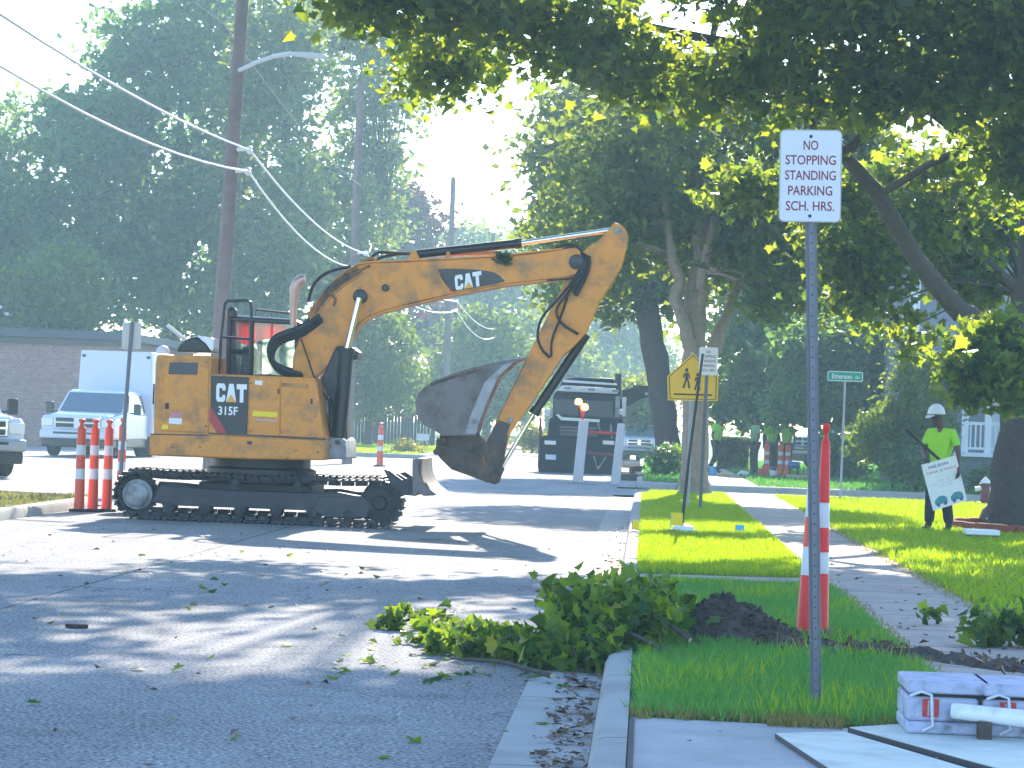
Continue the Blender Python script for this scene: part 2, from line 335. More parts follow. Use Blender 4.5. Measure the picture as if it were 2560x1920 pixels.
def arrmesh(name, verts, k, mat_, parent=None, org=None, faces=None, smooth=False):
    """verts: (N,kv,3) islands; faces: list of index tuples per island"""
    N, kv, _ = verts.shape
    me = bpy.data.meshes.new(name)
    v = verts.reshape(-1, 3).astype(np.float32)
    if org is not None: v = v - np.array(org, dtype=np.float32)
    me.vertices.add(N * kv); me.vertices.foreach_set("co", v.ravel())
    fl = faces or [tuple(range(kv))]
    loops = np.concatenate([np.array(f) for f in fl]); per = len(loops)
    tot = np.array([len(f) for f in fl])
    li = (np.arange(N)[:, None] * kv + loops[None, :]).ravel()
    me.loops.add(len(li)); me.loops.foreach_set("vertex_index", li.astype(np.int32))
    me.polygons.add(N * len(fl))
    st = (np.arange(N)[:, None] * per + np.concatenate([[0], np.cumsum(tot)[:-1]])[None, :]).ravel()
    me.polygons.foreach_set("loop_start", st.astype(np.int32))
    me.materials.append(mat_); me.update(calc_edges=True)
    if smooth: me.polygons.foreach_set("use_smooth", [True] * len(me.polygons))
    o = bpy.data.objects.new(name, me); COL.objects.link(o)
    if parent is not None: o.parent = parent
    ORIG[o.name] = Vector(org) if org is not None else Vector((0, 0, 0))
    return o

MAPLE = np.array([(0, 0), (.12, .18), (.42, .10), (.36, .32), (.60, .52), (.34, .56), (.22, .72), (.0, 1.05), (-.22, .72), (-.34, .56), (-.60, .52), (-.36, .32), (-.42, .10), (-.12, .18)])
OVAL = np.array([(0, 0), (.30, .40), (0, 1.0), (-.30, .40)])
def leafverts(pos, size, shape='oval', flat=0.7, rng=RNG, jit=0.35):
    N = len(pos); tp = MAPLE if shape == 'maple' else OVAL
    n = rng.normal(size=(N, 3)); n[:, 2] += flat * rng.choice([-1, 1], N) * 1.2; n /= np.linalg.norm(n, axis=1)[:, None]
    t = rng.normal(size=(N, 3)); t[:, 2] -= 0.4; t -= n * (t * n).sum(1)[:, None]; t /= np.linalg.norm(t, axis=1)[:, None]
    b = np.cross(n, t); s = size * (1 + jit * rng.normal(size=N)).clip(0.45, 1.7)
    x = tp[:, 0][None, :] * s[:, None]; y = (tp[:, 1] - 0.4)[None, :] * s[:, None]
    cu = rng.normal(0.25, 0.35, N)[:, None]
    fold = np.abs(tp[:, 0])[None, :] * s[:, None] * rng.uniform(0.05, 0.6, N)[:, None] - cu * ((tp[:, 1] - .4)[None, :] ** 2) * s[:, None]
    return pos[:, None, :] + b[:, None, :] * x[..., None] + t[:, None, :] * y[..., None] + n[:, None, :] * fold[..., None]
OVF = [(0, 1, 2), (0, 2, 3)]
MPF = [(0, 1, 2, 3, 4, 5, 6, 7), (0, 7, 8, 9, 10, 11, 12, 13)]
def clumps(blobs, n, per=36, cs=0.4, shell=0.55, rng=RNG):
    b = np.array(blobs, dtype=float); vol = (b[:, 3] * b[:, 4] * b[:, 5]) ** 0.75; vol /= vol.sum()
    K = max(4, n // per); idx = rng.choice(len(b), K, p=vol); d = rng.normal(size=(K, 3)); d /= np.linalg.norm(d, axis=1)[:, None]
    r = 1 - shell * rng.random(K) ** 1.6 * 1.0
    c = b[idx, :3] + d * r[:, None] * b[idx, 3:6]
    ci = rng.integers(0, K, n); sc = 0.6 + 0.8 * rng.random(K)
    off = rng.normal(size=(n, 3)) * cs * np.array([1, 1, 0.55]) * sc[ci][:, None]
    return c[ci] + off, c
def bl(px, py, D, rx, ry, rd):
    c = P(px, py, D); s = D / F
    return (c.x, D, c.z, rx * s, rd, ry * s)
def tree(name, label, base, limbs, blobs, n, size, leaf, bark, group=None, shape='oval', cs=0.4, per=36, branches=26, shell=0.55, br=0.03, zmin=None):
    root = thing(name, label, 'tree', base, group)
    pos, cen = clumps(blobs, n, per, cs, shell)
    if zmin is not None: pos = pos[pos[:, 2] > zmin]
    t = MB()
    for lb in limbs:
        pts = [Vector(p[:3]) for p in lb]; rs = [p[3] for p in lb]
        # subdivide with a little wobble
        q = []; qr = []
        for i in range(len(pts) - 1):
            for k in range(4):
                a = k / 4; wob = Vector((random.uniform(-1, 1), random.uniform(-1, 1), 0)) * rs[i] * 0.12 * (0 if (i == 0 and k == 0) else 1)
                q.append(pts[i].lerp(pts[i + 1], a) + wob); qr.append((rs[i] * (1 - a) + rs[i + 1] * a) * random.uniform(0.95, 1.06))
        q.append(pts[-1]); qr.append(rs[-1])
        t.tube(q, qr, 12)
    src = [(Vector(p[:3]), p[3]) for lb in limbs for p in lb[1:]]
    for c in random.sample(list(cen), min(branches, len(cen))):
        c = Vector(c); s0, r0 = min(src, key=lambda q: (q[0] - c).length + (2.5 if q[0].z > c.z + 1 else 0))
        mid = s0.lerp(c, 0.5) + Vector((random.uniform(-.2, .2), random.uniform(-.2, .2), 0.12 * (c - s0).length))
        r1 = min(r0 * 0.6, br * 1.6)
        t.tube([s0, s0.lerp(mid, .5) + Vector((0, 0, .05)), mid, c], [r1, r1 * .8, r1 * .6, r1 * .2], 6)
    t.build('trunk', bark, root)
    arrmesh('crown', leafverts(pos, size, shape), 0, leaf, root, base, MPF if shape == 'maple' else OVF)
    return root

# ================================================================== SETTING
LZ = 0.13
def sheet(name, poly, z, m, label, cat, sub=0):
    b = MB(); b.add([(x, y, z) for x, y in poly], [tuple(range(len(poly)))])
    o = b.build(name, m, smooth=False)
    return tag(o, label, cat, kind='structure')
sheet('ground', [(-420, -30), (420, -30), (420, 800), (-420, 800)], -0.04, M['turf'], "wide grassy ground reaching to the horizon", 'ground')
sheet('road', [(-8.0, -12), (-0.62, -12), (-0.62, 420), (-8.0, 420)], 0.0, M['asphalt'], "worn grey asphalt street with a seam along its middle", 'road')
sheet('pavement', [(-60, 41.6), (-8.0, 41.6), (-8.0, 99), (-60, 99)], -0.004, M['lot'], "pale sunlit paved apron left of the street under the parked trucks", 'pavement')
sheet('side_street', [(-0.62, 58.6), (60, 58.6), (60, 64.6), (-0.62, 64.6)], 0.004, M['asphalt'], "short stretch of side street joining behind the corner tree", 'road')
gb = MB(); gb.box(-0.62, -0.2, -12, 57, -0.03, 0.006); gb.box(-0.62, -0.2, 66, 300, -0.03, 0.006)
tag(gb.build('gutter', M['conc'], bevel=0.004), "pale concrete gutter strip along the kerb", 'gutter', kind='structure')
# right kerb: rounded profile swept along the road and round the corner
def sweep(path, prof, name, m, label, closed=False):
    b = MB(); n = len(prof); rings = []
    for i, p in enumerate(path):
        t = (Vector(path[min(i + 1, len(path) - 1)]) - Vector(path[max(i - 1, 0)])).normalized()
        nrm = Vector((t.y, -t.x))
        rings += [(p[0] + nrm.x * u, p[1] + nrm.y * u, z) for u, z in prof]
    fs = [(i * n + j, i * n + j + 1, (i + 1) * n + j + 1, (i + 1) * n + j) for i in range(len(path) - 1) for j in range(n - 1)]
    b.add(rings, fs); return tag(b.build(name, m), label, 'kerb', kind='structure')
prof = [(0, -0.03), (0.012, 0.09), (0.035, 0.128), (0.07, 0.14), (0.165, 0.142), (0.172, 0.0)]
path = [(-0.2, y) for y in np.linspace(-12, 55.4, 40)] + [(-0.2 + 2.2 * (1 - math.cos(a)), 55.4 + 2.2 * math.sin(a)) for a in np.linspace(0.1, math.pi / 2, 9)] + [(x, 57.6) for x in (3, 8, 20, 60)]
sweep(path, prof, 'kerb', M['conc'], "right hand concrete kerb curving away at the corner")
path = [(60, 65.6), (8, 65.6), (3, 65.6)] + [(2.0 - 2.2 * math.sin(a), 67.8 - 2.2 * math.cos(a)) for a in np.linspace(0.1, math.pi / 2, 8)] + [(-0.2, y) for y in (80, 120, 300)]
sweep(path, prof, 'kerb', M['conc'], "far kerb of the side street corner")
path = [(-60, 42.2), (-11.5, 42.2)] + [(-10.0 + 2 * math.cos(a), 40.2 + 2 * math.sin(a)) for a in np.linspace(math.pi / 2, 0, 8)] + [(-8.0, y) for y in (38, 30, 20, 0, -12)]
sweep(path, prof, 'kerb', M['conc'], "left hand pale kerb ending at the truck apron beside the orange posts")
path = [(-8.0, 300), (-8.0, 160), (-8.0, 102)] + [(-10 + 2 * math.cos(a), 102 - 2 * math.sin(a)) for a in np.linspace(0.1, math.pi / 2, 6)] + [(-60, 100)]
sweep(path, prof, 'kerb', M['conc'], "far left kerb beyond the truck apron")

def lawn(name, poly, label, z=LZ, m=None):
    b = MB(); b.extr([(x, y, z) for x, y in poly], (0, 0, -0.2))
    return tag(b.build(name, m or M['turf'], smooth=False), label, 'lawn', kind='structure')
corner = [(-0.02 + 2.0 * (1 - math.cos(a)), 55.3 + 2.1 * math.sin(a)) for a in np.linspace(0, math.pi / 2, 8)]
lawn('lawn', [(-0.035, 13.15), (1.63, 12.95)] + [(1.63, 57.4)] + corner[::-1][1:], "strip of lawn between kerb and sidewalk")
lawn('lawn', [(2.68, 15.4), (40, 14.0), (40, 57.35), (2.68, 57.35)], "front lawn right of the sidewalk")
lawn('lawn', [(2.68, 65.8), (60, 65.8), (60, 120), (2.68, 120)], "shaded far lawn beyond the side street")
lawn('lawn', [(-0.02, 68), (1.6, 66), (1.6, 120), (-0.02, 120)], "far strip of lawn beyond the side street corner")
lawn('lawn', [(-60, -12), (-8.17, -12), (-8.17, 40), (-10.1, 42.0), (-60, 42.0)], "left roadside lawn by the orange posts")
lawn('lawn', [(-60, 100.2), (-10, 100.2), (-8.2, 102), (-8.2, 400), (-60, 400)], "bright far left lawn")
b = MB(); b.box(1.63, 2.68, 12.95, 57.4, -0.1, LZ + 0.004)
tag(b.build('sidewalk', M['walk'], smooth=False), "sunlit concrete sidewalk between the lawns", 'sidewalk', kind='structure')
b = MB(); b.box(1.6, 2.68, 65.8, 140, -0.1, LZ + 0.004)
tag(b.build('sidewalk', M['walk'], smooth=False), "far sidewalk beyond the side street", 'sidewalk', kind='structure')
b = MB(); b.extr([(-0.02, 13.1, 0.118), (1.63, 12.92, 0.118), (12, 12.4, 0.118), (12, -12, 0.118), (-0.02, -12, 0.118)], (0, 0, -0.2))
tag(b.build('driveway', M['drive'], smooth=False), "smooth grey concrete driveway in the foreground", 'driveway', kind='structure')
b = MB(); b.extr([(-0.02, 24.6, LZ + .008), (1.63, 24.9, LZ + .008), (1.63, 25.7, LZ + .008), (-0.02, 25.3, LZ + .008)], (0, 0, -.1))
tag(b.build('path', M['walk'], smooth=False), "narrow worn path crossing the lawn strip behind the dirt mound", 'path', kind='structure')

# ---- grass
def blades(name, regions, label, m, hgt, wid):
    allv = []
    for (x0, x1, y0, y1, n, fn) in regions:
        x = RNG.uniform(x0, x1, n); y = RNG.uniform(y0, y1, n)
        k = fn(x, y) if fn else np.ones(n, bool)
        x, y = x[k], y[k]; n = len(x)
        a = RNG.uniform(0, 2 * np.pi, n); h = hgt * RNG.uniform(0.5, 1.35, n); wd = wid * RNG.uniform(0.7, 1.3, n)
        lean = RNG.normal(0, 0.45, (n, 2)) * h[:, None]
        v = np.zeros((n, 3, 3)); v[:, 0, 0] = x - np.cos(a) * wd; v[:, 0, 1] = y - np.sin(a) * wd
        v[:, 1, 0] = x + np.cos(a) * wd; v[:, 1, 1] = y + np.sin(a) * wd
        v[:, 2, 0] = x + lean[:, 0]; v[:, 2, 1] = y + lean[:, 1]; v[:, :2, 2] = LZ - 0.01; v[:, 2, 2] = LZ + h
        allv.append(v)
    o = arrmesh(name, np.concatenate(allv), 3, m)
    return tag(o, label, 'grass', kind='stuff')
def dirtline(x):           # trench of bare soil crossing strip and sidewalk
    return 18.0 - 0.9 * np.clip(x - 0.6, 0, 3) + 0.12 * np.sin(5 * x)
def wedge(x, y): return x < 0.17 * y + 0.5
blades('grass', [(-0.05, 1.66, 12.98, 24.5, 66000, lambda x, y: (np.abs(y - dirtline(x)) > 0.33 + 0.12 * np.sin(9 * x)) & (y > 13.12 + .05 * np.sin(11 * x) + .04 * np.sin(29 * x) + .03 * np.sin(61 * x)) & (x > .0 + .02 * np.sin(7 * y) + .02 * np.sin(23 * y)))], "dense green grass on the near lawn strip", M['grass'], 0.055, 0.0045)
blades('grass', [(0.0, 1.62, 13.15, 24.5, 9000, lambda x, y: (np.abs(y - dirtline(x)) > 0.3) & (np.sin(3.1 * x + 1.3 * y) + np.sin(5.3 * x - 2.1 * y) + np.sin(9 * y + 4 * x) > .5))], "yellower taller tufts scattered through the near lawn strip", M['grasslit'], 0.085, 0.0055)
blades('grass', [(-.03, 1.64, 13.0, 13.4, 900, None), (1.55, 1.75, 13, 24, 1500, None), (2.55, 2.75, 16, 40, 2500, None), (0.6, 0.95, 12.9, 13.2, 500, None)], "straw coloured dead grass along the lawn edges", M['drygrass'], 0.035, 0.006)
blades('grass', [(-0.03, 1.63, 25.8, 57.2, 70000, lambda x, y: (x > 0.1) | (y < 55))], "bright sunlit grass on the lawn strip before the school sign", M['grasslit'], 0.055, 0.010)
blades('grass', [(2.66, 10.5, 15.5, 57.3, 120000, wedge)], "bright sunlit grass on the lawn around the worker", M['grasslit'], 0.06, 0.013)
blades('grass', [(2.7, 22, 66, 115, 45000, wedge), (-0.02, 1.6, 68, 115, 4000, None)], "shaded grass on the far lawn behind the street name sign", M['grass'], 0.08, 0.03)
blades('grass', [(-14, -8.2, 30, 41.6, 15000, None)], "dry yellowish grass at the left kerb end", M['drygrass'], 0.05, 0.012)
blades('grass', [(-24, -8.3, 101, 150, 40000, None)], "bright grass below the far left trees", M['grasslit'], 0.09, 0.04)

# ---- utility line
ZW1, ZW2 = 6.35, 5.95
POLES = [(-8.15, 20), (-8.1, 52), (-8.95, 84), (-8.35, 116), (-8.55, 150)]
plabels = ["near wooden utility pole at the left kerb", "tall brown utility pole with a street light arm behind the excavator",
           "grey utility pole seen right behind the boom cylinder", "third wooden utility pole farther down the street", "farthest thin utility pole down the street"]
for i, (x, y) in enumerate(POLES):
    r = thing('utility_pole', plabels[i], 'utility pole', (x, y, 0), "utility poles along the left kerb")
    b = MB(); ln = .031 if i == 1 else 0.0; b.tube([(x - .3 * ln, y, -0.3), (x + 5.5 * ln, y, 5.5), (x + 11.5 * ln, y, 11.5)], [0.165, 0.135, 0.105], 14); b.build('shaft', M['pole'], r)
    if i in (3, 4):
        c = MB(); c.box(x - .8, x + .8, y - 0.06, y + 0.06, 8.3, 8.42); c.build('crossarm', M['pole'], r, bevel=0.01)
    if i == 1:
        c = MB(); c.tube([P(598, 176, 51.9), P(640, 156, 51.6), P(681, 142, 51.2), P(727, 134, 50.9)], 0.042, 8); c.build('lamp_arm', M['signwhite'], r)
        c = MB(); a, bb = P(727, 134, 50.9), P(820, 143, 50.5); d = (bb - a)
        c.tube([a, a + d * .15, a + d * .5, a + d * .9, bb], [0.03, 0.045, 0.06, 0.045, 0.01], 10); c.build('lamp_head', M['signwhite'], r)
    for zz in (ZW1, ZW2):
        xo = x; x = x + ln * zz; c = MB(); c.tube([(x + .1, y - .1, zz), (x + .34, y - .1, zz + 0.02)], 0.035, 8); c.lathe((x + .34, y - .1, zz - .08), [(.02, 0), (.06, .03), (.06, .07), (.03, .1), (.06, .13), (.02, .16)], 10)
        c.build('insulator', M['white'], r); x = xo
def wire(a, b_, sag, r, n=14):
    a, b_ = Vector(a), Vector(b_)
    return [a.lerp(b_, t) - Vector((0, 0, sag * 4 * t * (1 - t))) for t in np.linspace(0, 1, n)]
wn = 0
for i in range(4):
    for zz, sag, nm in ((ZW1, .35, "upper"), (ZW2, .55, "lower")):
        b = MB(); L0, L1 = (.031 * zz if i == 1 else 0), (.031 * zz if i == 0 else 0); b.tube(wire((POLES[i][0] + .34 + L0, POLES[i][1] - .1, zz), (POLES[i + 1][0] + .34 + L1, POLES[i + 1][1] - .1, zz), sag, 0), 0.021, 6)
        seg = ["nearest span left of the lamp pole", "span from the lamp pole to the boom", "span hidden behind the boom", "span hanging below the boom"][i]
        tag(b.build('cable', M['wire']), f"pale {nm} cable, {seg}", 'cable', "cables between the utility poles")
b = MB(); b.tube(wire((-8.15, 20, 8.7), (-8.15, 52, 8.7), .3, 0), 0.012, 5); b.tube(wire((-8.15, 52, 8.7), (-8.85, 84, 8.4), .3, 0), 0.012, 5)
tag(b.build('cable', M['wiredk']), "thin dark wire above the street light arm", 'cable')

# ---- buildings
r = thing('garage_building', "flat roofed brown brick building behind the white service truck", 'building', (-20, 96, 0))
b = MB(); xr = P(292, 1000, 96).x; b.box(-42, xr, 96, 112, -0.1, 3.75); b.build('wall', M['brick'], r)
b = MB(); b.box(-42.4, xr + .35, 95.6, 112.4, 3.75, 4.05); b.build('roof', M['fascia'], r, bevel=.03)
b = MB(); b.box(-42.2, xr + .2, 95.8, 96, 3.55, 3.75); b.build('gutter_trim', M['decal'], r)
r = thing('house', "pale house gable peeking over the brown building", 'house', (-26, 122, 0))
a, c2 = P(10, 776, 122), P(122, 800, 122)
b = MB(); b.extr([(a.x - 9, 122, 0), (c2.x, 122, 0), (c2.x, 122, c2.z - 1.2), (c2.x - 2.4, 122, c2.z + .9), (a.x - 9, 122, c2.z - .6)], (0, 8, 0)); b.build('wall', M['trim'], r)
b = MB(); b.extr([(c2.x + .5, 121.6, c2.z - 1.5), (c2.x - 2.4, 121.6, c2.z + 1.15), (c2.x - 2.4, 121.6, c2.z + .9), (c2.x + .3, 121.6, c2.z - 1.6)], (0, 8.8, 0)); b.build('roof', M['roof'], r)
b = MB(); b.box(c2.x - 3.1, c2.x - 2.1, 121.95, 122.03, c2.z - 1.3, c2.z - .4); b.build('window', M['glass'], r)
# far house on the right with a railed porch
D = 71.0
r = thing('house', "blue grey two storey house with a white railed porch behind the worker", 'house', P(2450, 1236, D))
gz = LZ - .1; x0 = P(2306, 900, D).x
hb = MB(); hb.box(x0, x0 + 11, D + 2.2, D + 12, 0, 6.3); hb.build('wall', M['siding'], r)
hb = MB(); hb.box(x0 - .16, x0 + .1, D + 2.08, D + 2.3, 2.9, 6.3); hb.build('corner_trim', M['trim'], r)
hb = MB(); hb.extr([(x0 - .5, D + 1.7, 6.2), (x0 + 5.5, D + 1.7, 9.2), (x0 + 11.5, D + 1.7, 6.2)], (0, 11, 0)); hb.build('roof', M['roof'], r)
px0 = P(2400, 1100, D).x
hb = MB(); hb.box(px0, px0 + 7, D, D + 2.15, 0, .98); hb.build('foundation', M['found'], r)
hb = MB(); hb.box(px0 - .1, px0 + 7.1, D - .1, D + 2.2, .98, 1.08); hb.build('porch_floor', M['trim'], r)
hb = MB(); hb.extr([(px0 - .3, D - .3, 2.75), (px0 + 7.3, D - .3, 2.75), (px0 + 7.3, D + 2.18, 3.5), (px0 - .3, D + 2.18, 3.5)], (0, 0, .14)); hb.build('porch_roof', M['roof'], r)
for i, xx in enumerate((0.05, .62, 1.7, 3.0)):
    hb = MB(); hb.box(px0 + xx, px0 + xx + .16, D + .02, D + .18, 1.08, 2.76); hb.build('porch_column', M['trim'], r)
hb = MB(); hb.box(px0 + .2, px0 + 3.0, D + .05, D + .11, 1.78, 1.86); hb.box(px0 + .2, px0 + 3.0, D + .05, D + .11, 1.16, 1.22)
for k in range(22): hb.box(px0 + .25 + k * .125, px0 + .29 + k * .125, D + .06, D + .10, 1.22, 1.78)
hb.build('railing', M['trim'], r)
hb = MB(); hb.box(px0 + 1.0, px0 + 1.9, D + 2.12, D + 2.24, 1.09, 2.6); hb.build('door', M['vanwhite'], r)
hb = MB(); hb.box(px0 + 2.4, px0 + 3.4, D + 2.12, D + 2.23, 1.5, 2.5); hb.build('window', M['glass'], r)
# board fence far left
r = thing('board_fence', "dark wooden board fence behind the far orange post", 'fence', P(960, 1100, 128))
fx0, fx1 = P(870, 1050, 128).x, P(1085, 1050, 128).x
b = MB()
nb = 26
for i in range(nb):
    xx = fx0 + (fx1 - fx0) * i / nb; b.box(xx, xx + (fx1 - fx0) / nb - .015, 128, 128.03, 0.05, 1.75 + random.uniform(-.03, .03))
b.build('boards', M['fence'], r, smooth=False)
for i in range(4):
    xx = fx0 + (fx1 - fx0) * i / 3; b = MB(); b.box(xx - .06, xx + .06, 128.03, 128.15, 0, 1.85); b.build('fence_post', M['fence'], r)

# ================================================================== TREES
GL = "trees behind the truck apron on the left"
def limbs_up(x, y, h, r0, lean=0.0):
    t = [(x, y, -.1, r0 * 1.3), (x + .02 * lean, y, .5, r0), (x + lean * .3, y, h * .45, r0 * .75), (x + lean, y, h, r0 * .2)]
    a = [t[2], (x + lean * .3 + h * .16, y - h * .1, h * .72, r0 * .3)]
    c = [t[2], (x + lean * .3 - h * .17, y + h * .08, h * .75, r0 * .3)]
    return [t, a, c]
def far(label, px, D, blobs, n, size, leaf, group=None, h=12, r0=.35, **kw):
    c = P(px, 1100, D); base = (c.x, D, 0)
    return tree('broadleaf_tree', label, base, limbs_up(c.x, D, h, r0), blobs, n, size, leaf, M['bark'], group, **kw)
far("big dark tree at the far left above the brown building", 90, 128, [bl(90, 480, 128, 250, 250, 5), bl(-60, 600, 128, 240, 260, 5), bl(190, 680, 126, 170, 150, 4), bl(260, 330, 130, 130, 150, 4)], 20000, .40, M['leafdk'], GL, 15, .45, cs=.48, per=26, zmin=1.5)
far("tall dark tree standing left of the street light pole", 420, 134, [bl(420, 360, 134, 220, 290, 5), bl(470, 640, 132, 200, 220, 5), bl(330, 150, 134, 120, 130, 3), bl(500, 60, 134, 140, 150, 4)], 22000, .40, M['leafdk'], GL, 18, .5, cs=.48, per=26, zmin=1.5)
far("tall tree with yellowish right edge behind the street light", 690, 126, [bl(650, 420, 128, 150, 330, 4), bl(740, 560, 122, 90, 190, 3), bl(640, 750, 126, 150, 180, 4), bl(700, 120, 128, 130, 190, 4)], 17000, .36, M['leafB'], GL, 17, .4, cs=.45, per=26, zmin=1.5)
far("lower pale green tree in front of the dark trees at the far left", 60, 112, [bl(60, 800, 112, 190, 130, 3), bl(150, 730, 112, 100, 110, 2.5)], 7000, .32, M['leaflt'], GL, 6, .25, cs=.42, per=24, zmin=1)
far("thin airy tree with sky showing through beside the bright gap", 945, 140, [bl(930, 240, 140, 150, 190, 3), bl(900, 60, 140, 170, 120, 3), bl(960, 450, 140, 70, 180, 2), bl(880, 420, 141, 70, 150, 2)], 8000, .34, M['leafB'], GL, 12, .32, cs=.5, branches=60, br=.05, shell=.8)
far("leafy tree below the airy tree, lit at its right side", 860, 136, [bl(830, 600, 136, 100, 200, 3), bl(880, 760, 136, 110, 130, 3)], 9000, .34, M['leafB'], GL, 11, .3, cs=.42, per=26, zmin=1)
far("round yellow green tree under the raised boom", 920, 122, [bl(925, 870, 122, 120, 110, 3), bl(900, 960, 121, 140, 80, 3), bl(985, 950, 122, 70, 80, 2), bl(860, 820, 123, 60, 60, 2)], 11000, .26, M['leaflt'], None, 5, .2, cs=.32, per=26, zmin=.8)
far("purple leaved tree above the boom beside the third pole", 1015, 168, [bl(1015, 570, 168, 70, 110, 3), bl(1030, 680, 168, 60, 80, 2.5)], 7000, .38, M['leafpp'], None, 11, .3, cs=.6)
far("plum coloured tree hanging between the far cables under the boom", 1120, 172, [bl(1110, 840, 172, 110, 75, 3), bl(1150, 900, 172, 60, 60, 3)], 6500, .34, M['leafpp'], None, 6, .25, cs=.5)
far("pale hazy tree in the far gap left of the bucket tip", 1180, 215, [bl(1170, 650, 215, 110, 80, 4), bl(1240, 760, 215, 110, 130, 5), bl(1140, 760, 215, 100, 120, 5)], 12000, .5, M['leafB'], None, 12, .35, cs=.9)
far("distant hazy tree at the end of the sky gap", 1310, 250, [bl(1310, 640, 250, 90, 70, 5), bl(1380, 760, 250, 100, 150, 6)], 9000, .55, M['leafB'], None, 14, .35, cs=1.0)
far("light green tree standing behind the bucket", 1215, 150, [bl(1210, 880, 150, 100, 110, 3), bl(1260, 970, 150, 80, 90, 3), bl(1130, 980, 150, 90, 90, 3)], 11000, .32, M['leaflt'], None, 6, .25, cs=.6, zmin=.6)
far("dark low tree behind the stick cylinder", 1370, 190, [bl(1350, 900, 190, 120, 110, 4), bl(1420, 960, 190, 90, 80, 4)], 8000, .42, M['leafB'], None, 7, .3, cs=.8, zmin=.6)
far("hazy grey green tree behind the truck cab", 1560, 240, [bl(1500, 830, 240, 110, 150, 6), bl(1600, 900, 240, 110, 110, 5), bl(1560, 960, 230, 120, 70, 5)], 11000, .5, M['leafB'], None, 9, .3, cs=1.0, zmin=.6)
far("pale bush like tree above the white pickup behind the truck", 1600, 118, [bl(1610, 1020, 118, 55, 70, 2)], 4500, .24, M['leafB'], None, 3, .12, cs=.4, zmin=.4)

# --- right hand trees
D = 42.7; tx = P(2545, 1320, D).x
def pp(px, py, D, r): v = P(px, py, D); return (v.x, v.y, v.z, r)
trunkA = [(tx, D, -.05, .62), (tx - .02, D, .35, .47), (tx + .02, D, 1.6, .40), (tx + .12, D, 3.2, .36), (tx + .3, D + .2, 6.0, .28), (tx + .2, D + .5, 10.5, .1)]
limbA = [pp(2560, 840, D, .24), pp(2470, 815, 42, .17), pp(2400, 780, 41.6, .155), pp(2290, 650, 41, .14), pp(2198, 488, 40.4, .12), pp(2105, 385, 40, .10), pp(2020, 290, 39.6, .08), pp(1900, 190, 39, .05)]
limbA2 = [pp(2575, 480, D, .22), pp(2440, 350, 42, .16), pp(2290, 233, 41.6, .14), pp(2160, 152, 41.2, .12), pp(1990, 130, 40.6, .10), pp(1780, 100, 40.2, .07), pp(1500, 40, 39.6, .04)]
limbA3 = [pp(2450, 820, 42, .14), pp(2431, 840, 41.8, .13), pp(2424, 852, 41.7, .10)]
TA = tree('maple_tree', "large maple at the right edge spreading its branches across the top of the view", (tx, D, LZ), [trunkA, limbA, limbA2, limbA3],
     [(4.4, 36, 11.3, 4.6, 4.2, 2.3), (0.0, 35, 12.4, 3.6, 3.8, 1.7), (2.6, 36.5, 7.4, 2.6, 1.8, .8), (5.4, 37.5, 7.0, 1.4, 1.8, 1.3), (-2.2, 37, 6.95, 1.6, 1.2, .5),  # first two crown masses added unseen above the frame to shade the foreground
      (-3.9, 36.5, 6.95, .36, .5, .42), (-.6, 37, 6.35, 1.0, .9, .5), (1.3, 37.5, 6.1, 1.5, 1.0, .5), (3.2, 37.5, 6.1, 1.4, 1.0, .6), (5.1, 38.5, 5.4, .8, 1.0, .9), (-2.7, 38.6, 6.35, .8, .5, .4)],
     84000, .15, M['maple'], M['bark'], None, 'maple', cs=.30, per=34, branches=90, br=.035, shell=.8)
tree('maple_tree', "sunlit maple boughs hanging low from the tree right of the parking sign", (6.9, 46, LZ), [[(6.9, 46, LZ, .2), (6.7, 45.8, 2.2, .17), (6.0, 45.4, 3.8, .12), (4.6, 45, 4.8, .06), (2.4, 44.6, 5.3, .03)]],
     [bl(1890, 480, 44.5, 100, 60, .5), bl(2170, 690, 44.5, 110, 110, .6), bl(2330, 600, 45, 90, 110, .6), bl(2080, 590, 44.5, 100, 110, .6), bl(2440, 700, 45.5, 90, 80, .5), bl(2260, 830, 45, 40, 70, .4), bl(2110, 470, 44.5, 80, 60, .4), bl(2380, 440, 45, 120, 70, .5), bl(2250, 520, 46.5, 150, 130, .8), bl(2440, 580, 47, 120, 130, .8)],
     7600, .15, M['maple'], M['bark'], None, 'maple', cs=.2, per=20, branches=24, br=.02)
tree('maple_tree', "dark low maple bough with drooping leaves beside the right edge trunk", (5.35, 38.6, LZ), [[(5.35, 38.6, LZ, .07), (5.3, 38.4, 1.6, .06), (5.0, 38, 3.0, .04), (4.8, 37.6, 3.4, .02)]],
     [bl(2500, 880, 37.5, 90, 70, .45), bl(2440, 930, 37, 45, 70, .35), bl(2530, 990, 37.5, 45, 60, .4)], 2400, .14, M['maple'], M['bark'], None, 'maple', cs=.2, per=26, branches=10, br=.015, zmin=1.8)
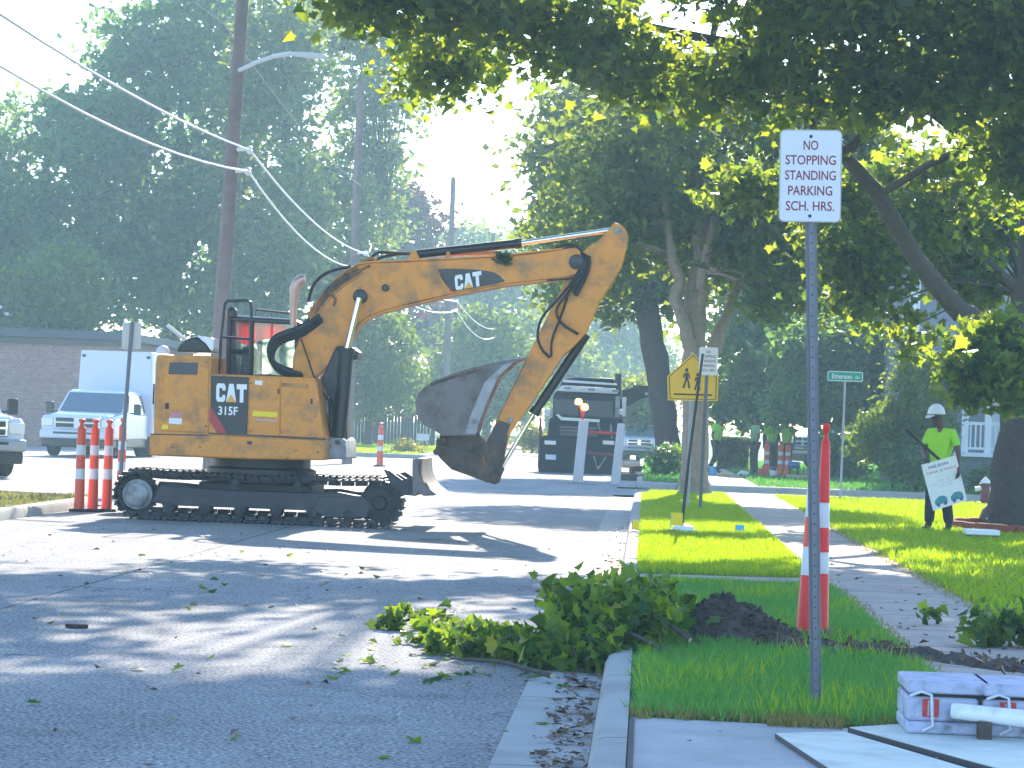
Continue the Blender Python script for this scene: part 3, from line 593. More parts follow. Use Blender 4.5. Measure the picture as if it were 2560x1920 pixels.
# B : pale multi stemmed street tree behind the school sign
D = 56.0
def pb(px, py, r, d=0): v = P(px, py, D + d); return (v.x, v.y, v.z, r)
tB = [[pb(1737, 1262, .42), pb(1737, 1225, .30), pb(1738, 1120, .25), pb(1740, 985, .26), pb(1738, 880, .24), pb(1738, 740, .20), pb(1752, 640, .16), pb(1748, 480, .11), pb(1740, 250, .05)],
      [pb(1735, 985, .22), pb(1728, 880, .15, -.2), pb(1708, 800, .13, -.3), pb(1688, 750, .125, -.3), pb(1700, 700, .12, -.3), pb(1679, 640, .10, -.4), pb(1672, 560, .07, -.4), pb(1650, 420, .04, -.5)],
      [pb(1745, 985, .24), pb(1775, 900, .17, .2), pb(1795, 840, .14, .2), pb(1812, 800, .11, .3), pb(1850, 700, .08, .4), pb(1900, 560, .05, .5)],
      [pb(1752, 800, .12), pb(1755, 680, .11, -.4), pb(1775, 600, .09, -.5), pb(1800, 480, .05, -.5)]]
tree('street_tree', "pale barked street tree with three stems behind the yellow school sign", (tB[0][0][0], D, LZ), tB,
     [(1.3, 56.6, 6.9, 3.3, 2.8, 1.9), (2.7, 55.6, 5.1, 1.5, 1.4, 1.0), (-1.1, 56.3, 5.6, 1.25, 1.5, 1.5), (1.2, 57, 5.6, 1.7, 1.0, 1.2), (3.6, 55.6, 6.4, 1.4, 1.4, 1.3), (2.6, 55, 3.9, .8, .7, .3)],
     24000, .19, M['leafB'], M['barkgrey'], None, cs=.28, per=28, branches=60)
D = 80.0
tC = [[pb(1676, 1190, .55), pb(1672, 1130, .38), pb(1655, 1000, .36), pb(1632, 860, .36), pb(1605, 720, .32), pb(1580, 600, .22), pb(1560, 380, .08)],
      [pb(1640, 900, .3), pb(1615, 800, .22, .3), pb(1640, 690, .16, .4), pb(1670, 560, .1, .6)]]
tree('street_tree', "dark leaning tree behind the pale street tree, left of the school sign", (tC[0][0][0], D, LZ), tC,
     [bl(1640, 480, 80, 180, 300, 3), bl(1470, 560, 80, 110, 150, 2), bl(1500, 700, 80, 110, 110, 2), bl(1420, 420, 81, 80, 120, 1.6), bl(1530, 300, 80, 150, 150, 2.5)],
     21000, .28, M['leafB'], M['bark'], None, cs=.5, per=34, zmin=3.4)
# dark trees behind the right lawn
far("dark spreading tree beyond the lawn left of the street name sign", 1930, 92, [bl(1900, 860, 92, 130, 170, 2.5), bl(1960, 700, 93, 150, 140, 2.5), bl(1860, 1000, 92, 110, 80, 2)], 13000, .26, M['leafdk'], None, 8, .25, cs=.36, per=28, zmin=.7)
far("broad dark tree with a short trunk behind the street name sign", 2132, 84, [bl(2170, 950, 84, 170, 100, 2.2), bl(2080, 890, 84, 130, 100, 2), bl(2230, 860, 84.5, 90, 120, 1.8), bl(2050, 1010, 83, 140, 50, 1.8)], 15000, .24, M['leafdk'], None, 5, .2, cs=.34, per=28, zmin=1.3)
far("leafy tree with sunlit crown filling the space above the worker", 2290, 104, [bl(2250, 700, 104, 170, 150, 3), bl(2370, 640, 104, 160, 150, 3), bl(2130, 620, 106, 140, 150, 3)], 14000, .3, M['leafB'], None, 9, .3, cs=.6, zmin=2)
def bush(label, px, py, D, rx, ry, n, size, leaf, rd=1.0, name='bush', zb=LZ, shape='oval'):
    c = P(px, py, D); s = D / F
    root = thing(name, label, 'bush', (c.x, D, zb)); t = MB()
    for k in range(5): t.tube([(c.x, D, zb), (c.x + random.uniform(-.5, .5) * rx * s, D + random.uniform(-.3, .3) * rd, c.z + .5 * ry * s)], [.03, .008], 5)
    t.build('stem', M['bark'], root)
    pos, _ = clumps([(c.x, D, c.z, rx * s, rd, ry * s)], n, 30, .22, .7); pos = pos[pos[:, 2] > zb + .02]
    arrmesh('foliage', leafverts(pos, size, shape), 0, leaf, root, (c.x, D, zb), MPF if shape == 'maple' else OVF)
    return root
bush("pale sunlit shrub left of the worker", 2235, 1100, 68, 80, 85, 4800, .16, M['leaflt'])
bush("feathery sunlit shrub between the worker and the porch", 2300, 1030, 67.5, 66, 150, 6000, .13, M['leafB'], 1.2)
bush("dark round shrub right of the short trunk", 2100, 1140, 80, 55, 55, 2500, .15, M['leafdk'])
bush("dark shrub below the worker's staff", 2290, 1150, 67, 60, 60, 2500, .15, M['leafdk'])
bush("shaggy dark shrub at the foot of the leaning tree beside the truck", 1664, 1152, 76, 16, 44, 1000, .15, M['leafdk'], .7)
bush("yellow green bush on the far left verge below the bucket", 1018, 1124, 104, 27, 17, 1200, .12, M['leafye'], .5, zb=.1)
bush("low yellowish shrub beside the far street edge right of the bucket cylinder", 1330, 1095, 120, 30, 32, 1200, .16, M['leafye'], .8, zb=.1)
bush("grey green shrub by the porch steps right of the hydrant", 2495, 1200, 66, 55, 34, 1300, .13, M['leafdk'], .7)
r = thing('clipped_hedge', "clipped hedge with a flat sunlit top behind the road workers", 'hedge', P(1836, 1185, 92))
c0, c1 = P(1795, 1185, 92), P(1874, 1096, 92)
pos = np.column_stack([RNG.uniform(c0.x, c1.x, 5200), 92 + RNG.uniform(0, 1.6, 5200), LZ + (c1.z - LZ) * RNG.random(5200) ** .6])
arrmesh('foliage', leafverts(pos, .11), 0, M['leaflt'], r, P(1836, 1185, 92), OVF)
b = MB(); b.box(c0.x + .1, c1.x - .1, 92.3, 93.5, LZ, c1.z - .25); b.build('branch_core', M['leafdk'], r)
# added unseen tree left of the frame, crown shaped to shade the near street
def shade_tree(label, x, y, blobs, n):
    tree('street_tree', label, (x, y, LZ), limbs_up(x, y, 9, .4), blobs, n, .34, M['leafB'], M['bark'], "added unseen shade trees beside the view", cs=.6, per=36)
shade_tree("added unseen tree on the left verge whose crown shades the near street", -11.6, 36, [(-9.5, 37, 10.6, 4.6, 4.4, 2.0), (-5.2, 36.5, 10.5, 3.4, 3.8, 1.8), (-6.0, 40.5, 9.7, 5.0, 2.4, 1.1)], 11500)

# ------------------------------------------------------------------ lettering
_TC = {}
def text(mb, body, org, xd, yd, h, mi=0, width=None, off=0.0, cx=True):
    key = (body, off)
    if key not in _TC:
        cu = bpy.data.curves.new("lettering", 'FONT'); cu.body = body; cu.size = 1; cu.offset = off; cu.resolution_u = 3
        o = bpy.data.objects.new("lettering", cu); COL.objects.link(o)
        dg = bpy.context.evaluated_depsgraph_get(); me = bpy.data.meshes.new_from_object(o.evaluated_get(dg))
        _TC[key] = ([tuple(v.co) for v in me.vertices], [tuple(p.vertices) for p in me.polygons])
        bpy.data.objects.remove(o); bpy.data.meshes.remove(me); bpy.data.curves.remove(cu)
    vs, fs = _TC[key]
    xs = [v[0] for v in vs]; ys = [v[1] for v in vs]; x0, x1, y0, y1 = min(xs), max(xs), min(ys), max(ys)
    sy = h / (y1 - y0); sx = (width / (x1 - x0)) if width else sy
    xc = (x0 + x1) / 2 if cx else x0; yc = (y0 + y1) / 2
    org, xd, yd = Vector(org), Vector(xd), Vector(yd)
    mb.add([org + xd * ((v[0] - xc) * sx) + yd * ((v[1] - yc) * sy) for v in vs], fs, mi)
LC = [(0.15, 0), (0.85, 0), (1, .15), (1, .38), (.66, .38), (.66, .25), (.34, .25), (.34, .75), (.66, .75), (.66, .62), (1, .62), (1, .85), (.85, 1), (.15, 1), (0, .85), (0, .15)]
LA = [(-.05, 0), (.26, 1), (.74, 1), (1.05, 0), (.7, 0), (.5, .3), (.3, 0)]
LT = [(.30, 0), (.70, 0), (.70, .72), (1.05, .72), (1.05, 1), (-.05, 1), (-.05, .72), (.30, .72)]
TRI = [(-.05, 0), (.5, .42), (1.05, 0)]
def logo(mb, org, xd, yd, wd, h, mw, my):
    """three block letters with a triangle at the foot of the middle one"""
    org, xd, yd = Vector(org), Vector(xd).normalized(), Vector(yd).normalized(); lw = wd / 3.25
    nrm = xd.cross(yd)
    for k, (pl, m, dz) in enumerate(((LC, mw, 0), (LA, mw, 0), (LT, mw, 0), (TRI, my, .002))):
        kk = min(k, 2) if k < 3 else 1
        o = org + xd * (kk * lw * 1.13) + nrm * dz
        mb.add([o + xd * (x * lw) + yd * (y * h) for x, y in pl], [tuple(range(len(pl)))], m)

# ================================================================== EXCAVATOR
EY = 36.6                                             # nearest track face
ex = thing('excavator', "yellow crawler excavator with a folded arm standing across the street", 'excavator', P(640, 1312, EY) * 1.0)
ex.location.z = 0; ORIG[ex.name] = Vector(ex.location)
XD, ZD = Vector((1, 0, 0)), Vector((0, 0, 1))
def z1(x, y): return (250 + .36166 * x, 500 + .36166 * y)
def z2(x, y): return (700 + .45203 * x, 500 + .45203 * y)
def z4(x, y): return (250 + .40687 * x, 1050 + .40687 * y)
def track(yn, yf, name):
    cs = P(*z4(222, 440), yn); ci = P(*z4(1712, 525), yn)
    # true ground contact: level line at z=0
    rs, ri = .285, .285
    cs = Vector((cs.x, yn, rs + .045)); ci = Vector((ci.x, yn, ri + .045))
    path = []
    L = ci.x - cs.x
    for k in range(40): path.append((cs.x + L * k / 40, cs.z - rs, 0))
    for k in range(16): a = -math.pi / 2 + math.pi * k / 16; path.append((ci.x + ri * math.cos(a), ci.z + ri * math.sin(a), a + math.pi / 2))
    for k in range(40):
        t = k / 40; sag = .022 * math.sin(math.pi * ((t * 3) % 1)); path.append((ci.x - L * t, ci.z + ri - sag, math.pi))
    for k in range(16): a = math.pi / 2 + math.pi * k / 16; path.append((cs.x + rs * math.cos(a), cs.z + rs * math.sin(a), a + math.pi / 2))
    # resample to even shoes
    pts = np.array([(p[0], p[1]) for p in path]); d = np.r_[0, np.cumsum(np.linalg.norm(np.diff(np.r_[pts, pts[:1]], axis=0), axis=1))]
    n = 46; tb = MB(); PX = np.r_[pts[:, 0], pts[0, 0]]; PZ = np.r_[pts[:, 1], pts[0, 1]]
    for k in range(n):
        s0 = d[-1] * k / n; s1 = d[-1] * (k + .9) / n
        a = np.array([np.interp(s0, d, PX), np.interp(s0, d, PZ)]); b_ = np.array([np.interp(s1, d, PX), np.interp(s1, d, PZ)])
        t = (b_ - a) / np.linalg.norm(b_ - a); nn = np.array([t[1], -t[0]])          # outward
        q = lambda u, v: (a[0] + t[0] * u + nn[0] * v, a[1] + t[1] * u + nn[1] * v)
        W = np.linalg.norm(b_ - a)
        prof = [q(0, 0), q(0, .022), q(W * .12, .024), q(W * .16, .046), q(W * .30, .046), q(W * .34, .024), q(W * .66, .024), q(W * .70, .046), q(W * .84, .046), q(W * .88, .024), q(W, .022), q(W, 0)]
        tb.extr([(x, yn, z) for x, z in prof], (0, yf - yn, 0))
        # chain link on the inside
        lk = [q(W * .05, 0), q(W * .95, 0), q(W * .95, -.055), q(W * .05, -.055)]
        ym = (yn + yf) / 2
        for yy in (ym - .11, ym + .06): tb.extr([(x, yy, z) for x, z in lk], (0, .05, 0))
    tr = tb.build('track', M['track'], ex, smooth=False)
    # track frame : outline from the photograph, sits inside the belt
    fr = MB(); ym = (yn + yf) / 2; zc = cs.z
    fr.extr([(cs.x + .18, yn + .1, zc - .10), (cs.x + .30, yn + .1, zc + .13), (cs.x + .62, yn + .1, zc + .125), (cs.x + 1.0, yn + .1, zc + .10), (ci.x - 1.0, yn + .1, zc + .10), (ci.x - .55, yn + .1, zc + .12), (ci.x - .12, yn + .1, zc + .06), (ci.x - .06, yn + .1, zc - .10), (ci.x - .4, yn + .1, zc - .13), (cs.x + .5, yn + .1, zc - .13)], (0, yf - yn - .2, 0))
    fr.extr([(ci.x - .86, yn + .06, zc - .12), (ci.x - .80, yn + .06, zc + .06), (ci.x - .22, yn + .06, zc + .09), (ci.x - .10, yn + .06, zc - .02), (ci.x - .16, yn + .06, zc - .20), (ci.x - .7, yn + .06, zc - .21)], (0, .08, 0))
    fo = fr.build('track_frame', M['frame'], ex, bevel=.012)
    sp = MB(); sp.lathe((cs.x, yn + .02, cs.z), [(.13, 0), (.15, .012), (.15, .06), (.20, .07), (.20, .14)], 28, 0, 'y'); sp.build('final_drive', M['grey'] if name else M['track'], ex)
    sk = MB()
    tp = []
    for k in range(44):
        rr = .235 if k % 2 else .27; a = 2 * math.pi * k / 44; tp.append((cs.x + rr * math.cos(a), ym - .04, cs.z + rr * math.sin(a)))
    sk.extr(tp, (0, .08, 0)); sk.build('sprocket', M['track'], ex, smooth=False)
    il = MB(); il.lathe((ci.x, ym - .09, ci.z), [(.08, -.03), (.1, 0), (.21, .005), (.25, .02), (.25, .16), (.21, .175), (.1, .18), (.08, .2)], 28, 0, 'y'); il.build('idler', M['track'], ex)
    for k in range(6):
        xr = cs.x + .42 + (L - .84) * k / 5; ro = MB(); ro.lathe((xr, ym - .13, cs.z - rs + .13), [(.03, -.07), (.075, -.05), (.075, .05), (.055, .06), (.055, .2), (.075, .21), (.075, .31), (.03, .33)], 14, 0, 'y'); ro.build('track_roller', M['track'], ex)
    for xf in (.40, .66):
        ro = MB(); ro.lathe((cs.x + L * xf, yn + .12, cs.z + .2), [(.02, -.04), (.05, -.03), (.05, .2), (.03, .22)], 12, 0, 'y'); ro.box(cs.x + L * xf - .035, cs.x + L * xf + .035, yn + .2, yn + .27, cs.z + .08, cs.z + .2); ro.build('carrier_roller', M['frame'], ex)
    return cs, ci
cs, ci = track(EY, EY + .5, 1)
track(EY + 1.95, EY + 2.45, 0)
b = MB(); xm = (cs.x + ci.x) / 2 - .1
b.box(xm - .75, xm + .75, EY + .45, EY + 2.0, .30, .52); b.build('car_body', M['frame'], ex, bevel=.02)
b = MB(); b.lathe((xm - .02, EY + 1.22, .5), [(.70, 0), (.74, .04), (.74, .20), (.66, .23), (.66, .40)], 40); b.build('slew_ring', M['black'], ex)
# ---- blade
b = MB(); b.prism([(1031, 1148), (1044, 1148), (1046, 1184), (1054, 1206), (1067, 1224), (1086, 1239), (1058, 1240), (1046, 1230), (1040, 1240), (1030, 1240)], EY - .03, EY + 2.47); b.build('blade', M['steelworn'], ex, bevel=.01)
for yy in (EY + .55, EY + 1.75):
    b = MB(); b.extr([P(x, y, EY) + Vector((0, yy - EY, 0)) for x, y in [(930, 1200), (985, 1185), (1005, 1198), (1033, 1192), (1033, 1238), (1005, 1238), (930, 1260)]], (0, .16, 0)); b.build('blade_arm', M['frame'], ex, bevel=.012)
b = MB(); b.extr([P(x, y, EY + .02) for x, y in [(958, 1172), (975, 1177), (1005, 1200), (1032, 1193), (1032, 1239), (1012, 1238), (985, 1225)]], (0, .12, 0)); b.build('blade_arm', M['frame'], ex, bevel=.01)
# ---- upper body
HY, HF = EY + .12, EY + 2.42
b = MB(); b.prism([(384, 1090), (386, 1000), (391, 893), (396, 887), (525, 889), (529, 893), (527, 934), (690, 941), (783, 944), (790, 955), (797, 1010), (803, 1055), (814, 1100)], HY + .02, HY + 1.22, 0); b.build('engine_housing', M['cat'], ex, bevel=.02)
b = MB(); b.prism([(372, 1139), (374, 1090), (380, 1083), (520, 1085), (813, 1100), (811, 1151), (640, 1149)], HY, HF, 0); b.build('base_frame', M['cat'], ex, bevel=.025)
b = MB(); b.prism([(384, 1088), (388, 900), (398, 895), (470, 897), (470, 1088)], HY + 1.22, HF - .02); b.build('counterweight', M['cat'], ex, bevel=.04)
def panel(name, poly, m=None, out=.016, parent=ex, bevel=.008): 
    b = MB(); b.prism(poly, HY + .02 - out, HY + .05); return b.build(name, m or M['cat'], parent, bevel=bevel)
dr = panel('rear_door', [(403, 1077), (411, 894), (522, 897), (520, 1082)])
b = MB(); b.prism([(421, 935), (424, 906), (495, 907), (493, 937)], HY - .004, HY + .02); b.build('vent', M['fascia'], dr, bevel=.003)
b = MB()
for i in range(6): b.prism([(423, 909.5 + i * 4.4), (493, 911 + i * 4.4), (493, 912.6 + i * 4.4), (423, 911 + i * 4.4)], HY - .012, HY - .004)
b.build('louvre', M['steelworn'], dr)
b = MB(); b.prism([(412, 1022), (413, 1007), (422, 1007), (422, 1023)], HY - .012, HY + .02); b.build('latch', M['black'], dr, bevel=.003)
b = MB(); b.prism([(422, 1059), (423, 1045), (455, 1046), (454, 1061)], HY - .001, HY + .01); b.prism([(424, 1044), (425, 1031), (454, 1032), (453, 1045)], HY - .001, HY + .01, 1); b.build('safety_label', [M['white'], M['pinkprint']], dr)
b = MB(); b.prism([(403, 1073), (406, 1061), (421, 1062), (419, 1073)], HY - .001, HY + .01); b.build('warning_label', M['yellow'], dr)
dp = panel('decal_panel', [(524, 1082), (528, 939), (622, 943), (617, 1087)], M['decal'])
b = MB(); yy = HY - .0002
def q(x, y, o=.003): return P(x, y, HY + .004 - o)
b.add([q(525, 1018), q(528, 1018), q(570, 1087), q(545, 1086), q(524, 1052)], [(0, 1, 2, 3, 4)], 0)
b.add([q(524, 1053), q(544, 1086), q(524, 1083)], [(0, 1, 2)], 1); b.build('stripe', [M['decalred'], M['cat']], dp, smooth=False)
b = MB(); o, xe, ye = q(540, 1004, .006), q(615, 1007, .006), q(541, 958, .006)
logo(b, o, xe - o, ye - o, (xe - o).length, (ye - o).length, 0, 1); b.build('lettering', [M['white'], M['logoyel']], dp, smooth=False)
b = MB(); c = q(570, 1027, .006); text(b, "315F", c, XD, ZD, .115, 0, .26, .022); b.build('lettering', M['white'], dp, smooth=False)
p1 = panel('front_door', [(621, 1087), (626, 943), (700, 945), (699, 1090)])
b = MB(); b.prism([(637, 961), (638, 951), (656, 952), (655, 963)], HY - .001, HY + .01); b.build('label_plate', M['white'], p1)
b = MB(); b.prism([(631, 1040), (633, 1027), (694, 1031), (693, 1043)], HY - .001, HY + .01); b.build('label_plate', M['yellow'], p1)
b = MB(); b.prism([(638, 1050), (638, 1047), (692, 1051), (692, 1054)], HY - .001, HY + .01); b.build('label_plate', M['greyprint'], p1)
p2 = panel('tool_box_door', [(701, 1090), (702, 953), (706, 949), (780, 951), (793, 968), (799, 1010), (808, 1095)])
b = MB(); b.prism([(704, 966), (705, 957), (770, 960), (771, 972)], HY - .002, HY + .012); b.build('grab_slot', M['catdirty'], p2, bevel=.004)
b = MB(); b.prism([(617, 1110), (618, 1102), (630, 1103), (629, 1112)], HY - .012, HY + .01); b.build('tie_down', M['fascia'], ex, bevel=.002)
b = MB(); b.prism([(424, 1120), (428, 1108), (446, 1110), (448, 1122)], HY - .006, HY + .02); b.build('step_recess', M['catdirty'], ex, bevel=.004)
for (x, y) in ((516, 905), (515, 985), (514, 1065), (628, 958), (627, 1078), (706, 1080), (787, 1040), (790, 1085), (390, 1110), (500, 1118), (560, 1122), (740, 1126), (795, 1130), (700, 1140)):
    c = P(x, y, HY + .0); b = MB(); b.lathe((c.x, HY - .012, c.z), [(.008, 0), (.013, .003), (.013, .03)], 8, 0, 'y'); b.build('bolt', M['catdirty'], ex)
for pl in ([(694, 985), (694, 972), (698, 972), (698, 985)], [(776, 1010), (776, 996), (781, 997), (781, 1011)], [(530, 1000), (530, 990), (533, 990), (533, 1000)]):
    b = MB(); b.prism(pl, HY - .014, HY + .01); b.build('latch', M['black'], ex, bevel=.003)
b = MB(); b.prism([(520, 1084), (522, 1081), (814, 1096), (814, 1100)], HY - .004, HY + .02); b.prism([(376, 1087), (376, 1084), (520, 1087), (520, 1090)], HY - .006, HY + .02); b.build('seam_gap', M['fascia'], ex)
b = MB(); b.tube([P(383, 1010, HY - .02), P(385, 960, HY - .02)], .012, 6); b.build('grab_handle', M['black'], ex)
# top details on the rear hood
b = MB(); c = P(487, 880, HY + .5)
b.extr([P(x, y, HY + .25) for x, y in [(441, 879), (449, 861), (470, 846), (494, 843), (515, 861), (527, 880)]], (0, .7, 0)); b.build('air_cleaner', M['black'], ex, bevel=.02)
b = MB(); b.extr([P(x, y, HY + .24) for x, y in [(470, 845.5), (497, 839), (530, 845), (534, 870), (529, 879), (515, 860), (494, 842)]], (0, .72, 0)); b.build('cap_highlight', M['white'], ex, bevel=.01)  # white cap piece paints the highlight on the black cleaner
b = MB(); b.tube([P(418, 813, HY + .4), P(464, 850, HY + .5)], .028, 8); b.build('stay_bar', M['reflect'], ex)  # white colour stands for the light on the bar
b = MB(); c = P(407, 884, HY + .5); b.lathe(c, [(.09, 0), (.09, .05), (.06, .09), (.01, .11)], 14); b.build('beacon_dome', M['reflect'], ex)
# ---- cab on the far side
CY0, CY1 = EY + 1.5, EY + 2.42
def C(x, y, Y=CY0): return P(x, y, Y)
b = MB()
pts = [(566, 935), (572, 800), (588, 792), (736, 803), (752, 812), (770, 935)]
def frame_bar(b, a, c, t=.05):
    w_ = Vector((0, CY1 - CY0 - .05, 0)); b.tube([C(*a), C(*c), C(*c) + w_, C(*a) + w_], t, 6)
for a, c in (((568, 980), (574, 800)), ((625, 980), (629, 800)), ((745, 980), (742, 812)), ((574, 880), (625, 880))): b = MB(); frame_bar(b, a, c, .04); b.build('cab_post', M['black'], ex)
b = MB(); b.prism([(566, 1085), (567, 930), (775, 940), (775, 1095)], CY0 + .02, CY1); b.build('cab_base', M['decal'], ex, bevel=.02)
b = MB(); b.prism([(574, 800), (584, 791), (738, 801), (756, 809), (752, 813), (590, 803)], CY0 - .05, CY1 + .02); b.build('cab_roof', M['decal'], ex, bevel=.015)
b = MB(); b.prism([(586, 790.5), (590, 787), (735, 797), (738, 800.5)], CY0 + .05, CY1 - .05); b.build('roof_hatch', M['signwhite'], ex, bevel=.01)
b = MB(); b.prism([(590, 803), (718, 812), (712, 838), (680, 846), (640, 852), (626, 868), (600, 855), (590, 850)], CY1 - .10, CY1 - .06); b.build('sun_blind', M['blind'], ex)
b = MB(); b.prism([(570, 935), (573, 803), (588, 803), (590, 935)], CY0 + .03, CY0 + .06); b.build('rear_panel', M['fascia'], ex)
b = MB(); b.prism([(592, 935), (592, 803), (742, 812), (745, 940)], CY0 + .01, CY0 + .016); b.build('side_window', M['cabglass'], ex, smooth=False)
b = MB(); b.prism([(600, 960), (604, 870), (625, 862), (640, 880), (642, 960)], CY0 + .3, CY1 - .25); b.prism([(590, 960), (593, 915), (612, 910), (640, 925), (640, 960)], CY0 + .2, CY1 - .2); b.build('operator_seat', M['rubber'], ex, bevel=.03)
# rails, mirror, exhaust
b = MB(); Y = HY + .35
b.tube([C(549, 936, Y), C(552, 850, Y), C(560, 772, Y), C(563, 758, Y), C(570, 752, Y), C(618, 752, Y), C(626, 756, Y), C(629, 772, Y), C(626, 848, Y), C(622, 936, Y)], .021, 8)
b.tube([C(553, 842, Y), C(625, 848, Y)], .018, 8); b.build('hand_rail', M['black'], ex)
b = MB(); Y = CY0 + .2; b.tube([C(638, 792, Y), C(640, 774, Y), C(728, 784, Y), C(730, 800, Y)], .016, 8); b.build('roof_rail', M['black'], ex)
b = MB(); b.lathe(C(579, 798, CY0), [(.05, 0), (.075, .03), (.075, .12), (.04, .16)], 12); b.build('work_lamp', M['black'], ex)
b = MB(); Y = EY + 1.36
pth = [(733, 815), (733, 780), (735, 745), (737, 722), (742, 708), (752, 699), (763, 697)]
b.tube([C(x, y, Y) for x, y in pth], [.05, .05, .058, .075, .08, .07, .062], 14); b.build('exhaust_stack', M['exhaust'], ex)
# ---- boom
BY = EY + .92; BT = .40
boom_px = [(735, 945), (730, 915), (735, 880), (752, 842), (775, 795), (800, 742), (830, 706), (862, 680), (893, 662), (926, 656), (1020, 652), (1107, 648.5), (1260, 640), (1330, 634), (1405, 623), (1440, 618), (1462, 640), (1462, 668), (1448, 684), (1423, 692), (1345, 701), (1265, 711), (1129, 736), (1050, 753), (994, 768), (950, 780), (918, 794), (896, 812), (880, 838), (858, 872), (830, 905), (800, 935), (785, 950)]
b = MB(); b.prism(boom_px, BY, BY + BT); bo = b.build('boom', M['cat'], ex, bevel=.018)
b = MB()
top = [(830, 702), (862, 676.5), (893, 658.5), (926, 652.5), (1107, 645), (1260, 636.5), (1405, 619.5)]
b.prism(top + [(x, y + 3.5) for x, y in reversed(top)], BY - .03, BY + BT + .03)
bot = [(1423, 692), (1265, 711), (1129, 736), (994, 768), (950, 780), (918, 794), (896, 812), (880, 838), (830, 905)]
b.prism(bot + [(x + .5, y + 3.2) for x, y in reversed(bot)], BY - .03, BY + BT + .03)
b.build('flange', M['cat'], bo)
for (cx_, cy_, rr, nm) in ((901, 741, .098, 'pin_boss'), (964, 720, .05, 'pin_boss'), (1441, 655, .10, 'pin_boss')):
    c = P(cx_, cy_, BY); b = MB(); b.lathe((c.x, BY - .05, c.z), [(rr * .7, 0), (rr, .012), (rr, .06)], 24, 0, 'y'); b.build(nm, M['decal'], bo)
dc = MB(); dc.prism([(1095, 673), (1120, 671.5), (1152, 672), (1190, 674), (1218, 677), (1238, 682), (1250, 690), (1263, 703.5), (1242, 710), (1190, 719), (1129, 730), (1112, 707)], BY - .004, BY + .01)
de = dc.build('decal', M['decal'], bo)
b = MB(); b.add([P(x, y, BY - .0065) for x, y in [(1095.5, 673.5), (1101, 692), (1117, 710), (1134, 729), (1129, 730), (1112, 707)]], [(0, 1, 2, 3, 4, 5)]); b.build('stripe', M['decalred'], de, smooth=False)
b = MB(); o, xe, ye = P(1139, 726, BY - .008), P(1206, 714, BY - .008), P(1136, 689, BY - .008)
logo(b, o, xe - o, ye - o, (xe - o).length * .98, (ye - o).length, 0, 1); b.build('lettering', [M['white'], M['logoyel']], de, smooth=False)
# ---- stick
SY = BY + .05; ST = .30
st_px = [(1527, 568), (1531, 560), (1538, 556), (1554, 562), (1566, 575), (1570, 588), (1568, 608), (1562, 640), (1554, 667), (1527, 712), (1500, 753), (1482, 795), (1464, 834), (1436, 865), (1405, 893), (1378, 935), (1351, 975), (1318, 1022), (1296, 1052), (1274, 1083), (1262, 1130), (1252, 1180), (1247, 1206), (1236, 1212), (1222, 1206), (1206, 1140), (1214, 1110), (1233, 1069), (1280, 970), (1333, 862), (1378, 771), (1414, 703), (1440, 655), (1468, 617), (1490, 606)]
b = MB(); b.prism(st_px, SY, SY + ST); sk_ = b.build('stick', M['cat'], ex, bevel=.016)
b = MB(); b.prism([(1208, 1135), (1216, 1106), (1236, 1070), (1262, 1078), (1270, 1090), (1262, 1130), (1254, 1170), (1248, 1206), (1236, 1212), (1222, 1206)], SY - .012, SY + ST + .012); b.build('stick_end', M['brownsteel'], sk_, bevel=.008)
b = MB(); b.prism([(1236, 1072), (1246, 1050), (1276, 1060), (1268, 1084), (1256, 1110), (1230, 1108)], SY - .016, SY + .02); b.build('grease_patch', M['decal'], sk_)
for (cx_, cy_, rr) in ((1277, 1050, .035), (1236, 1196, .045), (1545, 578, .05)):
    c = P(cx_, cy_, SY); b = MB(); b.lathe((c.x, SY - .04, c.z), [(rr * .6, 0), (rr, .012), (rr, .06)], 18, 0, 'y'); b.build('pin', M['grey'], sk_)
# ---- cylinders
def cylr(name, a, bpt, Y, r, m, rod_to=None, rr=None, n=16):
    b = MB(); A, B = P(*a, Y), P(*bpt, Y); b.cyl(A, B, r, n); d = (B - A).normalized(); b.cyl(B - d * .08, B + d * .01, r * 1.18, n); o_ = b.build(name, m, ex)
    if rod_to: c = MB(); c.cyl(B, P(*rod_to, Y), rr, 12); c.build('rod', M['chrome'], o_)
    return o_
YC = BY + BT / 2
cylr('stick_cylinder', (1030, 637), (1302, 608), YC, .06, M['black'], (1530, 575), .036)
b = MB(); b.prism([(1020, 652), (1026, 628), (1040, 628), (1052, 650)], YC - .09, YC + .09); b.prism([(1112, 648), (1116, 629), (1124, 629), (1127, 648)], YC - .08, YC + .08); b.prism([(1040, 642), (1043, 637), (1254, 626), (1254, 637)], YC + .1, YC + .14); b.build('cylinder_bracket', M['cat'], ex, bevel=.008)
for yy in (BY - .12, BY + BT + .12):
    cylr('boom_cylinder', (846, 1100), (868, 872), yy, .095, M['black'], (899, 745), .042)
b = MB(); b.prism([(802, 950), (838, 870), (880, 872), (884, 880), (866, 985), (868, 1105), (850, 1120), (830, 1112), (832, 1010)], BY - .05, BY + .05); b.build('hose_guard', M['black'], ex, bevel=.02)
b = MB(); b.prism([(838, 872), (840, 865), (880, 868), (895, 880), (893, 898), (878, 902), (866, 890)], BY - .10, BY + BT + .10); b.build('cylinder_head', M['black'], ex, bevel=.015)
bk = cylr('bucket_cylinder', (1466, 836), (1335, 1034), SY + ST / 2 + .02, .062, M['black'], (1252, 1172), .032)
